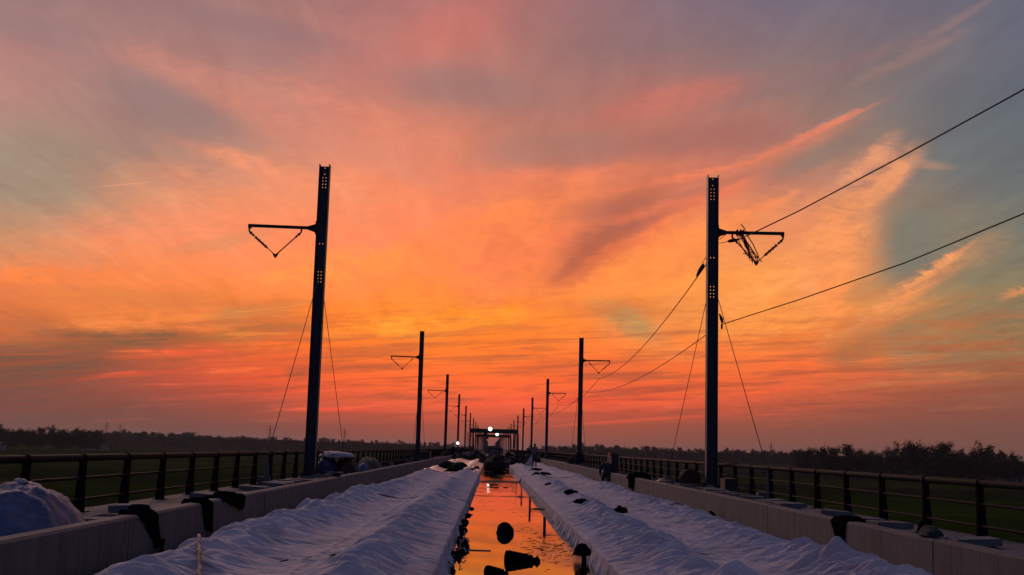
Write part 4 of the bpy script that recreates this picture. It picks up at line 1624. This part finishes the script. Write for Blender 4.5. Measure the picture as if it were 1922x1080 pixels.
M['lamp'] = emit('lit_floodlight', (.93, 1.0, .96), 4.0)
gantry(240.0, 4.85, 5.40, .85, M['gantry'], M['gantry_red'], .05, 'nearer gantry crane, dark green beam with the left one of the two floodlights', -.80, 5.38)
gantry(325.0, 4.85, 5.25, .75, M['gantry_red'], M['gantry_red'], .05, 'farther gantry crane seen through the nearer one, with the right floodlight', 1.0, 5.30)

# work lamp on a stand, left
t = thing('work_lamp', 'small lit work lamp on a stand between two dark figures on the left', 'lamp', (-4.12, 129.0, .2))
b = MB()
b.tube([(0, 0, 0), (0, 0, 1.72)], .03, 8)
for a in (0, 2.1, 4.2):
    b.tube([(0, 0, .5), (.35 * math.cos(a), .35 * math.sin(a), 0)], .02, 6)
b.obj('stand', M['dark_steel'], t)
b = MB()
b.tube([(0, -.08, 1.80), (0, -.14, 1.80), (0, -.18, 1.80)], [.13, .14, .05], 12)
b.obj('lamp_head', M['lamp'], t)

# distant end of the works: bridge portal between the mast rows
b = MB()
b.prism([(-2.7, .0), (-2.7, 1.7), (-1.6, 2.15), (0, 2.35), (1.6, 2.15), (2.9, 1.6), (2.9, .0)], 'y', 345, 360)
tag(b.obj('site_shelter', mat('grey_site_sheeting', (.10, .085, .09), .8), loc=(.1, 0, -.03)), 'low grey arched shelter on the deck beyond both gantries', 'shelter')

# ------------------------------------------------------------------ the dark works at the end of the sheets
t = thing('site_machine', 'small dark machine with a roof frame in the middle of the deck below the gantries', 'machine', (-.20, 108, -.02))
b = MB()
b.box(-.50, .50, -.9, .9, .30, .85)
b.prism([(-.45, .85), (-.45, 1.0), (-.2, 1.08), (.2, 1.08), (.45, 1.0), (.45, .85)], 'y', -.8, -.1)
b.obj('body', M['machine'], t)
b = MB()
for x in (-.46, .46):
    for yy in (-.5, .7):
        b.box(x - .05, x + .05, yy - .05, yy + .05, .85, 1.50)
b.prism([(-.60, 1.50), (-.55, 1.60), (.55, 1.60), (.60, 1.50)], 'y', -.75, .95)
b.obj('roof_frame', M['machine'], t)
for x in (-.58, .58):
    for yy in (-.55, .6):
        b = MB()
        b.tube([(x - .09, yy, .30), (x + .09, yy, .30)], .29, 16)
        b.obj('wheel', M['dark_steel'], t)

lump('covered_equipment', (1.55, 3.6, 1.22), (-.18, 82, -.05), 131, M['dark_cloth'], 'large dark covered hump blocking the water channel', 'covered equipment', rough=.28)
heaps = [(-5.0, 126, 2.4, 5, 1.5), (-3.7, 124.5, 2.4, 5, 1.05), (-2.1, 123.5, 2.0, 5, .95), (-1.0, 104, 1.4, 8, .95), (1.3, 97, 1.5, 5, 1.0), (1.15, 106, 2.0, 5, 1.45), (2.2, 112, 1.6, 6, 1.5), (3.6, 121, 2.2, 6, 1.35), (.2, 118, 2.2, 7, 1.15), (-1.9, 132, 2.2, 7, 1.35), (2.2, 99.5, 1.1, 3, .8), (4.9, 124, 2.4, 6, 1.2)]
hl = ['left of the lamp, against the wall', 'right of the lamp', 'where the shiny sheet ends', 'left of the covered hump', 'just right of the covered hump', 'tall, right of the machine', 'tall, behind the hose loop', 'behind the person in pale blue', 'behind the machine', 'far left of the machine', 'small, beside the hose loop', 'against the right wall, beyond the person']
for i, (x, y, sx, sy, sz) in enumerate(heaps):
    t = thing('material_heap', 'dark heap of sacks and netting ' + hl[i], 'heap', (x, y, .0), 0, 'dark heaps of material at the end of the sheets')
    lump('heap_body', (sx, sy, sz * .8), (0, 0, -.02), 140 + i, M['dark_cloth'], '', '', parent=t, rough=.5)
    rr2 = random.Random(200 + i)
    for q in range(9):
        a = rr2.uniform(0, 6.28)
        k = rr2.uniform(.1, .42)
        ss = rr2.uniform(.25, .5)
        lump('sack', (ss, ss * 1.5, ss * .6), (math.cos(a) * k * sx, math.sin(a) * k * sy, sz * (.95 - 1.1 * k) * .85), 300 + 11 * i + q, [M['black_cloth'], M['dark_cloth'], M['green_cloth']][q % 3], '', '', parent=t, sub=2, rough=.5)
    b = MB()
    for q in range(70):
        a = rr2.uniform(0, 6.28)
        k = rr2.uniform(0, .45)
        px, py = math.cos(a) * k * sx, math.sin(a) * k * sy
        z0 = sz * (.92 - .9 * k)
        b.tube([(px, py, z0 * .7), (px + rr2.uniform(-.12, .12), py + rr2.uniform(-.2, .2), z0 + rr2.uniform(-.05, .16))], rr2.uniform(.01, .03), 4)
    b.obj('offcuts', M['dark_steel'], t)
b = MB()
b.tube([(1.78, 94.0, 1.15), (1.66, 93.6, .95), (1.60, 93.2, .66), (1.72, 93.0, .42), (1.95, 92.6, .30), (2.05, 92.2, .28)], .035, 8)
tag(b.obj('hose', M['black_cloth'], smooth=True), 'black hose bent in a loop at the end of the right slab', 'hose')
b = MB()
b.tube([(2.05, 93.5, .50), (2.25, 93.3, .42), (2.5, 93.2, .55), (2.72, 93.0, .70)], .04, 8)
b.tube([(2.15, 93.5, .30), (2.3, 93.3, .45)], .06, 8)
tag(b.obj('bent_pipe', M['black_cloth'], smooth=True), 'dark bent pipe lying left of the person in pale blue', 'pipe')
# sheet corner pulled up beside the person
n = 20
u = np.linspace(0, 1, n)
U, V = np.meshgrid(u, u)
Xs_ = 2.02 + .72 * U + (0) * V
Zs_ = .27 + (1.05 * U ** 1.3) * V
Ys_ = 91.8 + .5 * (1 - U) + .12 * np.sin(V * 9) * U
o = grid_obj('raised_sheet', Xs_, Ys_, Zs_, M['cloth'])
so = o.modifiers.new('thickness', 'SOLIDIFY')
so.thickness = .012
tag(o, 'pale sheet corner pulled up into a triangle by the person in pale blue', 'sheet')


# ------------------------------------------------------------------ people
def skin_obj(name, verts, edges, radii, m, parent, root=0, sub=1, flat=None):
    me = bpy.data.meshes.new(name)
    me.from_pydata(verts, edges, [])
    o = bpy.data.objects.new(name, me)
    link(o, parent)
    sk = o.modifiers.new('skin', 'SKIN')
    sk.use_smooth_shade = True
    for i, r in enumerate(radii):
        v = me.skin_vertices[0].data[i]
        v.radius = r if isinstance(r, tuple) else (r, r)
        v.use_root = (i == root)
    ss = o.modifiers.new('sub', 'SUBSURF')
    ss.levels = sub
    ss.render_levels = sub
    me.materials.append(m)
    return o


def person(loc, rotz, label, J, top_m, leg_m, hair_long=False, top_len=.12, hair=True, group=None):
    """J: joint positions (x right, y forward, z up) in metres from the feet"""
    t = thing('person', label, 'person', loc, rotz, group)
    V_ = [J['pelvis'], J['waist'], J['chest'], J['neck'], J['head0'], J['head1']]
    Rr = [(.145, .105), (.125, .095), (.165, .105), (.055, .055), (.078, .088), (.070, .085)]
    E_ = [(0, 1), (1, 2), (2, 3), (3, 4), (4, 5)]
    for sd in ('l', 'r'):
        b0 = len(V_)
        V_ += [J['sh_' + sd], J['el_' + sd], J['wr_' + sd], J['ha_' + sd]]
        Rr += [.058, .045, .030, (.040, .018)]
        E_ += [(2, b0), (b0, b0 + 1), (b0 + 1, b0 + 2), (b0 + 2, b0 + 3)]
        h = Vector(J['ha_' + sd])
        w = Vector(J['wr_' + sd])
        d = (h - w).normalized()
        sdv = d.cross(Vector((0, 1, 0)))
        sdv = sdv.normalized() if sdv.length > .1 else Vector((1, 0, 0))
        for q in range(5):
            off = (q - 2) * .019
            ln = (.055, .070, .078, .070, .052)[q]
            if q == 0:
                k1 = w + d * .03 + sdv * -.045
                k2 = k1 + d * .045 + sdv * -.015
            else:
                k1 = h + sdv * off + d * ln * .5
                k2 = h + sdv * off + d * ln + Vector((0, .012, 0))
            i0 = len(V_)
            V_ += [tuple(k1), tuple(k2)]
            Rr += [.0095, .008]
            E_ += [(b0 + 3 if q else b0 + 2, i0), (i0, i0 + 1)]
    for sd in ('l', 'r'):
        b0 = len(V_)
        V_ += [J['hip_' + sd], J['kn_' + sd], J['an_' + sd], J['to_' + sd]]
        Rr += [.090, .060, .042, .040]
        E_ += [(0, b0), (b0, b0 + 1), (b0 + 1, b0 + 2), (b0 + 2, b0 + 3)]
    skin_obj('body', V_, E_, Rr, M['skin'], t)
    # face
    hc = (Vector(J['head0']) + Vector(J['head1'])) / 2
    f = Vector(J['face']).normalized()
    rt = f.cross(Vector((0, 0, 1))).normalized()
    b = MB()
    b.tube([hc + f * .080 + Vector((0, 0, .02)), hc + f * .108 + Vector((0, 0, -.02)), hc + f * .085 + Vector((0, 0, -.03))], [.010, .016, .010], 6)
    b.obj('nose', M['skin'], t, smooth=True)
    for s_ in (-1, 1):
        b = MB()
        b.tube([hc + f * .078 + rt * s_ * .032 + Vector((0, 0, .025)), hc + f * .092 + rt * s_ * .032 + Vector((0, 0, .025))], [.012, .009], 8)
        b.obj('eye', M['hair'], t)
        b = MB()
        b.tube([hc + rt * s_ * .080 + Vector((0, 0, .03)), hc + rt * s_ * .094, hc + rt * s_ * .080 + Vector((0, 0, -.03))], [.010, .018, .010], 6)
        b.obj('ear', M['skin'], t, smooth=True)
    b = MB()
    b.tube([hc + f * .088 + rt * -.022 + Vector((0, 0, -.055)), hc + f * .092 + Vector((0, 0, -.055)), hc + f * .088 + rt * .022 + Vector((0, 0, -.055))], .006, 6)
    b.obj('mouth', M['red_cloth'], t)
    # clothes, a little larger than the body
    A = [J['waist'], J['chest'], tuple(Vector(J['chest']).lerp(Vector(J['neck']), .75))]
    hem = tuple(Vector(J['pelvis']) + Vector((0, 0, -top_len)))
    V2 = [J['pelvis'], hem] + A
    R2 = [(.165, .125), (.175, .135), (.150, .120), (.180, .125), (.085, .080)]
    E2 = [(1, 0), (0, 2), (2, 3), (3, 4)]
    for sd in ('l', 'r'):
        b0 = len(V2)
        V2 += [J['sh_' + sd], J['el_' + sd], J['wr_' + sd]]
        R2 += [.074, .060, .045]
        E2 += [(3, b0), (b0, b0 + 1), (b0 + 1, b0 + 2)]
    skin_obj('jacket', V2, E2, R2, top_m, t)
    V3 = [J['pelvis']]
    R3 = [(.150, .115)]
    E3 = []
    for sd in ('l', 'r'):
        b0 = len(V3)
        V3 += [J['hip_' + sd], J['kn_' + sd], tuple(Vector(J['an_' + sd]) + Vector((0, 0, .02)))]
        R3 += [.100, .075, .060]
        E3 += [(0, b0), (b0, b0 + 1), (b0 + 1, b0 + 2)]
    skin_obj('trousers', V3, E3, R3, leg_m, t)
    for sd in ('l', 'r'):
        b = MB()
        a = Vector(J['an_' + sd])
        to = Vector(J['to_' + sd])
        b.tube([a + (a - to) * .3 + Vector((0, 0, -.04)), a + Vector((0, 0, -.03)), to, to + (to - a) * .25], [.040, .052, .045, .025], 8)
        b.obj('shoe', M['hair'], t, smooth=True)
    if hair:
        up = (Vector(J['head1']) - Vector(J['head0'])).normalized()
        top = hc - f * .022 + up * .035
        vs = [tuple(top + up * .055), tuple(top - f * .03), tuple(top - f * .045 - up * .07)]
        rs = [(.070, .075), (.095, .085), (.075, .060)]
        es = [(0, 1), (1, 2)]
        if hair_long:
            for q, dz in enumerate((.18, .30, .42)):
                vs.append(tuple(top - f * .06 - up * dz))
                rs.append((.085 - .012 * q, .045))
                es.append((2 + q, 3 + q))
        skin_obj('hair', vs, es, rs, M['hair'], t)
    return t


def stand(h=1.72, arm='down', lean=0.0):
    k = h / 1.72
    J = dict(pelvis=(0, 0, .93), waist=(0, .01, 1.10), chest=(0, 0, 1.30), neck=(0, .01, 1.47), head0=(0, .02, 1.56), head1=(0, .02, 1.64), face=(0, 1, -.1),
             sh_l=(-.19, 0, 1.39), el_l=(-.24, -.03, 1.12), wr_l=(-.22, .08, .90), ha_l=(-.21, .10, .84),
             sh_r=(.19, 0, 1.39), el_r=(.24, -.03, 1.12), wr_r=(.22, .08, .90), ha_r=(.21, .10, .84),
             hip_l=(-.09, 0, .86), kn_l=(-.11, .02, .49), an_l=(-.12, -.02, .09), to_l=(-.13, .13, .045),
             hip_r=(.09, 0, .86), kn_r=(.11, .02, .49), an_r=(.12, -.02, .09), to_r=(.13, .13, .045))
    if arm == 'phone':
        J['el_l'] = (-.25, .10, 1.16)
        J['wr_l'] = (-.20, .27, 1.34)
        J['ha_l'] = (-.19, .30, 1.41)
        J['el_r'] = (.24, .08, 1.13)
        J['wr_r'] = (.02, .24, 1.16)
        J['ha_r'] = (-.05, .27, 1.17)
    return {a: tuple(c * k for c in v) if a != 'face' else v for a, v in J.items()}


pp = person((2.86, 91.1, surf(2.86, 91.1)), math.radians(150), 'person with long dark hair in a pale blue jacket, standing on the far right sheet', stand(1.80, 'phone'), M['jacket_blue'], M['trousers'], hair_long=True, top_len=.16)
b = MB()
b.box(-.035, .035, -.004, .004, -.07, .07)
o = b.obj('phone', M['machine'])
o.location = (2.86, 91.1, .27)
o.location = Vector((2.86, 91.1, .27)) + Matrix.Rotation(math.radians(150), 3, 'Z') @ Vector((-.19, .335, 1.53))
tag(o, 'dark phone held up by the person in pale blue', 'phone')
person((3.72, 130.0, .30), math.radians(10), 'dark figure standing left of and behind the person in pale blue', stand(1.70), M['dark_clothes'], M['dark_clothes'])
person((-4.50, 127.5, .22), math.radians(200), 'dark figure standing left of the small work lamp', stand(1.62), M['dark_clothes'], M['dark_clothes'])
person((-3.66, 128.5, .22), math.radians(160), 'dark figure standing right of the small work lamp', stand(1.58), M['dark_clothes'], M['dark_clothes'])
# figure bending at the gap in the right wall, seen from behind
crouch = dict(pelvis=(0, -.10, .66), waist=(0, .02, .80), chest=(-.01, .18, .96), neck=(-.02, .27, 1.06), head0=(-.03, .32, 1.10), head1=(-.04, .36, 1.14), face=(0, .8, -.6),
              sh_l=(-.19, .18, .98), el_l=(-.27, .24, .72), wr_l=(-.22, .42, .56), ha_l=(-.20, .46, .51),
              sh_r=(.17, .18, .98), el_r=(.24, .26, .74), wr_r=(.16, .44, .70), ha_r=(.13, .48, .68),
              hip_l=(-.10, -.08, .60), kn_l=(-.15, .16, .34), an_l=(-.14, -.02, .08), to_l=(-.15, .13, .04),
              hip_r=(.10, -.08, .60), kn_r=(.15, .18, .36), an_r=(.14, .02, .08), to_r=(.15, .16, .04))
person((4.42, 50.2, .0), 0.0, 'person in dark clothes bending forward in the gap of the right wall', crouch, M['dark_clothes'], M['dark_clothes'])
t = thing('board_box', 'dark box with an thin orange panel, standing behind the bending person', 'box', (4.86, 51.0, .54), 0.12)
b = MB()
b.box(-.20, .12, -.10, .42, .0, .86)
b.prism([(-.25, .87), (.18, .865), (.18, .91), (-.25, .95)], 'y', -.14, .46)
b.box(-.14, .08, -.112, -.102, .10, .70)
b.obj('box_body', M['machine'], t)
b = MB()
b.bar((-.40, -.17, .58), (-.30, -.17, .98), .16, .012)
b.obj('orange_board', M['orange_board'], t)

# ------------------------------------------------------------------ trees
def tree_mesh(kind_, seed):
    r = random.Random(seed)
    trunk = MB()
    H = 1.0
    n = 6
    pts = []
    x = y = 0
    for i in range(n + 1):
        t = i / n
        pts.append((x, y, t * .82))
        x += r.uniform(-.012, .012)
        y += r.uniform(-.012, .012)
    trunk.tube(pts, [.016 * (1 - .85 * i / n) + .002 for i in range(n + 1)], 6)
    crown = MB()
    leaves = []
    nb = {'round': 30, 'poplar': 34, 'airy': 22}[kind_]
    tips = []
    for i in range(nb):
        t = r.uniform(.22, .97)
        base = Vector((pts[min(n, int(t * n))][0], pts[min(n, int(t * n))][1], t * .82))
        a = r.uniform(0, 6.283)
        if kind_ == 'poplar':
            rad = .13 * (1.15 - abs(t - .45) * 1.3)
            up = r.uniform(.10, .22)
        elif kind_ == 'round':
            rad = .33 * math.sqrt(max(.05, 1 - ((t - .55) / .55) ** 2)) * r.uniform(.55, 1.1)
            up = r.uniform(.02, .16)
        else:
            rad = .24 * r.uniform(.5, 1.15)
            up = r.uniform(.06, .22)
        tip = base + Vector((math.cos(a) * rad, math.sin(a) * rad, up))
        mid = base.lerp(tip, .5) + Vector((0, 0, .01))
        trunk.tube([base, mid, tip], [.006, .004, .0015], 4, caps=False)
        tips.append((base, mid, tip))
    per = {'round': 95, 'poplar': 75, 'airy': 70}[kind_]
    sp = {'round': .055, 'poplar': .035, 'airy': .038}[kind_]
    for (ba, mi, ti) in tips:
        for q in range(per):
            t = r.random() ** .6
            c = ba.lerp(ti, t) + Vector((r.gauss(0, sp), r.gauss(0, sp), r.gauss(0, sp * .8)))
            s_ = r.uniform(.010, .024)
            d1 = Vector((r.uniform(-1, 1), r.uniform(-1, 1), r.uniform(-.3, 1))).normalized()
            d2 = d1.cross(Vector((r.uniform(-1, 1), r.uniform(-1, 1), r.uniform(-1, 1)))).normalized()
            crown.add([c - d1 * s_ * 1.5, c + d2 * s_ * .6, c + d1 * s_ * 1.5, c - d2 * s_ * .6], [(0, 1, 2, 3)])
    return trunk.mesh('trunk', M['bark']), crown.mesh('crown', M['leaf'])


TREES = [tree_mesh('round', 1), tree_mesh('round', 2), tree_mesh('round', 3), tree_mesh('poplar', 4), tree_mesh('poplar', 5), tree_mesh('airy', 6), tree_mesh('airy', 7)]
tr = random.Random(77)


def tree(k, x, y, h, w=1.0, label='', group=''):
    t = thing('tree', label, 'tree', (x, y, GZ - .2), tr.uniform(0, 6.28), group)
    t.scale = (h * w, h * w, h)
    link(bpy.data.objects.new('trunk', TREES[k][0]), t)
    link(bpy.data.objects.new('crown', TREES[k][1]), t)
    return t


# near trees on the right, x and height from the skyline of the photograph
def row(items, y0, label, group, spread=22):
    for (ax, top, k, w) in items:
        y = y0 + tr.uniform(-spread, spread)
        x = CAM_POS.x + ax * y
        h = (CAM_POS.z + top * y - GZ) * 1.17
        tree(k, x, y, h, w, label % '' if '%' in label else label, group)


F1 = 1 / F_PX
right_near = [(.262, 10, 0, .9), (.270, 15, 1, .9), (.280, 17, 2, .8), (.290, 16, 0, .8), (.299, 18, 3, 1.3), (.308, 16, 1, .8), (.317, 14, 2, .8), (.326, 9, 0, .8), (.338, 20, 1, .7),
              (.347, 22, 5, .9), (.358, 32, 2, .75), (.366, 20, 0, .7), (.376, 26, 1, .75), (.384, 29, 0, .75), (.395, 17, 6, .9), (.403, 16, 2, .8), (.411, 23, 1, .7), (.4175, 27, 5, .9), (.427, 16, 5, .9), (.4345, 16, 6, .9), (.442, 12, 5, 1.0)]
for i, (ax, v, k, w) in enumerate(right_near):
    y = 600 + tr.uniform(-30, 30) + (60 if ax < .33 else 0)
    row([(ax, v * F1, k, w)], y, 'bushy dark tree in the near wood on the right, place %s from its left end' % (ORD[i] if i < 22 else 'last'), 'trees of the near wood on the right', 8)
    row([(ax + .004, (v - 14) * F1, tr.choice([0, 1, 2]), 1.2)], y - 22, 'low tree at the foot of the near right wood, place %s from its left end' % ORD[i], 'lower trees of the near wood on the right', 6)
for i, (ax, v) in enumerate([(.455, 6), (.463, 14), (.470, 15), (.478, 8), (.487, 4), (.495, 3)]):
    row([(ax, v * F1, [1, 0, 2][i % 3], .8)], 760, '%s tree by the houses at the far right edge' % ORD[i], 'trees by the houses', 10)
left_near = [(-.455, 14), (-.447, 16), (-.440, 13), (-.432, 12), (-.424, 16), (-.414, 17), (-.406, 8), (-.398, 9), (-.390, 11), (-.383, 9), (-.376, 12), (-.368, 14), (-.360, 10), (-.353, 10), (-.346, 14), (-.339, 12), (-.332, 9)]
for i, (ax, v) in enumerate(left_near):
    row([(ax, v * F1, [0, 1, 2, 1, 0, 5][i % 6], .85)], 900, '%s bushy tree of the wood at the far left, counted from the picture edge' % ORD[i], 'trees of the wood at the far left', 25)
    row([(ax + .003, (v - 8) * F1, [1, 2, 0][i % 3], 1.2)], 880, 'low tree at the foot of the far left wood, place %s from the picture edge' % ORD[i], 'lower trees of the wood at the far left', 10)
# middle-distance trees along the horizon on both sides
for i in range(150):
    left = i % 2 == 0
    if left:
        ax = -.328 + (i // 2) / 75 * .30
        v = 5.5 + tr.uniform(-3, 4) + (3 if ax < -.25 else 0) + (2 if -.16 < ax < -.12 else 0)
        yy = 1500 + (ax + .33) * 2200
    else:
        ax = .045 + (i // 2) / 75 * .235
        v = 6.0 + tr.uniform(-3, 5) - max(0, ax - .15) * 20
        yy = 1750 - (ax - .05) * 2400
    k = tr.choice([3, 4, 3, 4, 0, 1, 6]) if not left or ax > -.2 else tr.choice([0, 1, 2, 3])
    row([(ax, v * F1, k, tr.uniform(1.0, 1.6))], yy, 'one of the many small trees of the skyline %s the viaduct' % ('left of' if left else 'right of'), 'skyline trees %s the viaduct' % ('left of' if left else 'right of'), 60)
# the far-off woodland mass behind and under them
b = MB()
wr = random.Random(31)
for i in range(15000):
    s_ = wr.random()
    left = wr.random() < .55
    ax = wr.uniform(-.50, -.015) if left else wr.uniform(.03, .50)
    yy = wr.uniform(1500, 1640) if not left else wr.uniform(1480, 1620)
    top = .5 + 4.0 * (float(fbm(np.array([ax * 60.0]), np.array([3.0]), 50, 3)[0]) - .4)
    if abs(ax) < .06:
        yy += 500
        top -= 1.0
    z = GZ + (CAM_POS.z + top * F1 * yy - GZ) * (1 - wr.random() ** 2.2)
    c = Vector((CAM_POS.x + ax * yy, yy, z))
    q = wr.uniform(1.0, 2.2)
    d1 = Vector((wr.uniform(-1, 1), wr.uniform(-.4, .4), wr.uniform(-1, 1))).normalized()
    d2 = d1.cross(Vector((wr.uniform(-.3, .3), 1, wr.uniform(-.3, .3)))).normalized()
    b.add([c - d1 * q * 1.4, c + d2 * q, c + d1 * q * 1.4, c - d2 * q], [(0, 1, 2, 3)])
o = b.obj('woodland', M['leaf'])
kind(o, 'stuff')
tag(o, 'far-off woodland closing the fields on the horizon', 'woodland')

# ------------------------------------------------------------------ houses and pylons
def house(ax, y, w, h, label, roof=2.5):
    t = thing('house', label, 'house', (CAM_POS.x + ax * y, y, GZ), tr.uniform(-.3, .3), 'far houses')
    b = MB()
    b.box(-w / 2, w / 2, -4, 4, 0, h)
    b.obj('wall', M['house'], t)
    b = MB()
    b.prism([(-4.6, h), (4.6, h), (0, h + roof)], 'x', -w / 2 - .4, w / 2 + .4)
    b.obj('roof', M['roof'], t)
    for k in range(int(w // 3.2)):
        for fl in range(int(h // 3)):
            b = MB()
            x = -w / 2 + 1.6 + k * 3.2
            b.box(x - .6, x + .6, -4.06, -4.004, 1.0 + fl * 3, 2.4 + fl * 3)
            b.obj('window', M['glass'], t)


house(.4395, 640, 12, 7.5, 'pale two-storey house between the trees at the right edge, left one of two')
house(.459, 700, 14, 6.2, 'pale low house between the trees at the right edge, right one of two')
house(-.417, 820, 18, 4.4, 'long low pale building at the left picture edge below the trees', 1.6)
house(-.331, 1000, 22, 3.4, 'long low pale-roofed shed at the foot of the left wood', 1.4)


def pylon(ax, y, h, label):
    t = thing('pylon', label, 'pylon', (CAM_POS.x + ax * y, y, GZ), .4, 'power pylons on the horizon')
    b = MB()
    w0, w1 = h * .075, h * .012
    c = [(-1, -1), (1, -1), (1, 1), (-1, 1)]
    r = h * .0042
    for sx, sy in c:
        b.tube([(sx * w0, sy * w0, 0), (sx * w1 * 2, sy * w1 * 2, h * .65), (sx * w1 * .5, sy * w1 * .5, h)], r, 4)
    n = 9
    for i in range(n):
        def W(t):
            return w0 + (w1 * 2 - w0) * min(t / .65, 1)
        t0, t1 = i / n * .9, (i + 1) / n * .9
        for j in range(4):
            a, d = c[j], c[(j + 1) % 4]
            b.tube([(a[0] * W(t0), a[1] * W(t0), t0 * h), (d[0] * W(t1), d[1] * W(t1), t1 * h)], r * .7, 3)
    b.obj('tower', M['steel'], t)
    b = MB()
    for z, l in ((.70, .15), (.82, .18), (.93, .12)):
        b.tube([(-h * l, 0, h * z), (0, 0, h * (z + .02)), (h * l, 0, h * z)], r, 4)
        b.tube([(-h * l, 0, h * z), (0, 0, h * (z - .02)), (h * l, 0, h * z)], r * .8, 4)
    b.obj('crossarm', M['steel'], t)


pylon(-.3225, 1900, 36, 'thin lattice pylon on the left horizon, left one of a close pair')
pylon(-.311, 2100, 36, 'thin lattice pylon on the left horizon, right one of a close pair')
pylon(-.186, 1500, 32, 'lattice pylon on the skyline left of the nearest left guy wire')
pylon(-.1235, 1500, 30, 'lattice pylon on the skyline right of the nearest left mast')
pylon(-.020, 1700, 34, 'lattice pylon on the skyline between the third and fourth left masts')
pylon(.236, 1400, 26, 'lattice pylon on the skyline right of the nearest right mast')


# ------------------------------------------------------------------ evening haze lying over the fields
def build_haze():
    b = MB()
    b.box(-6100, 6100, -500, 9100, -11.5, 34)
    m = bpy.data.materials.new('haze')
    m.use_nodes = True
    nt = m.node_tree
    nt.nodes.clear()
    out = nt.nodes.new('ShaderNodeOutputMaterial')
    v = nt.nodes.new('ShaderNodeVolumePrincipled')
    v.inputs['Color'].default_value = (.80, .80, .86, 1)
    v.inputs['Density'].default_value = .00006
    v.inputs['Anisotropy'].default_value = .35
    nt.links.new(v.outputs[0], out.inputs['Volume'])
    kind(b.obj('haze', m), 'stuff')


build_haze()
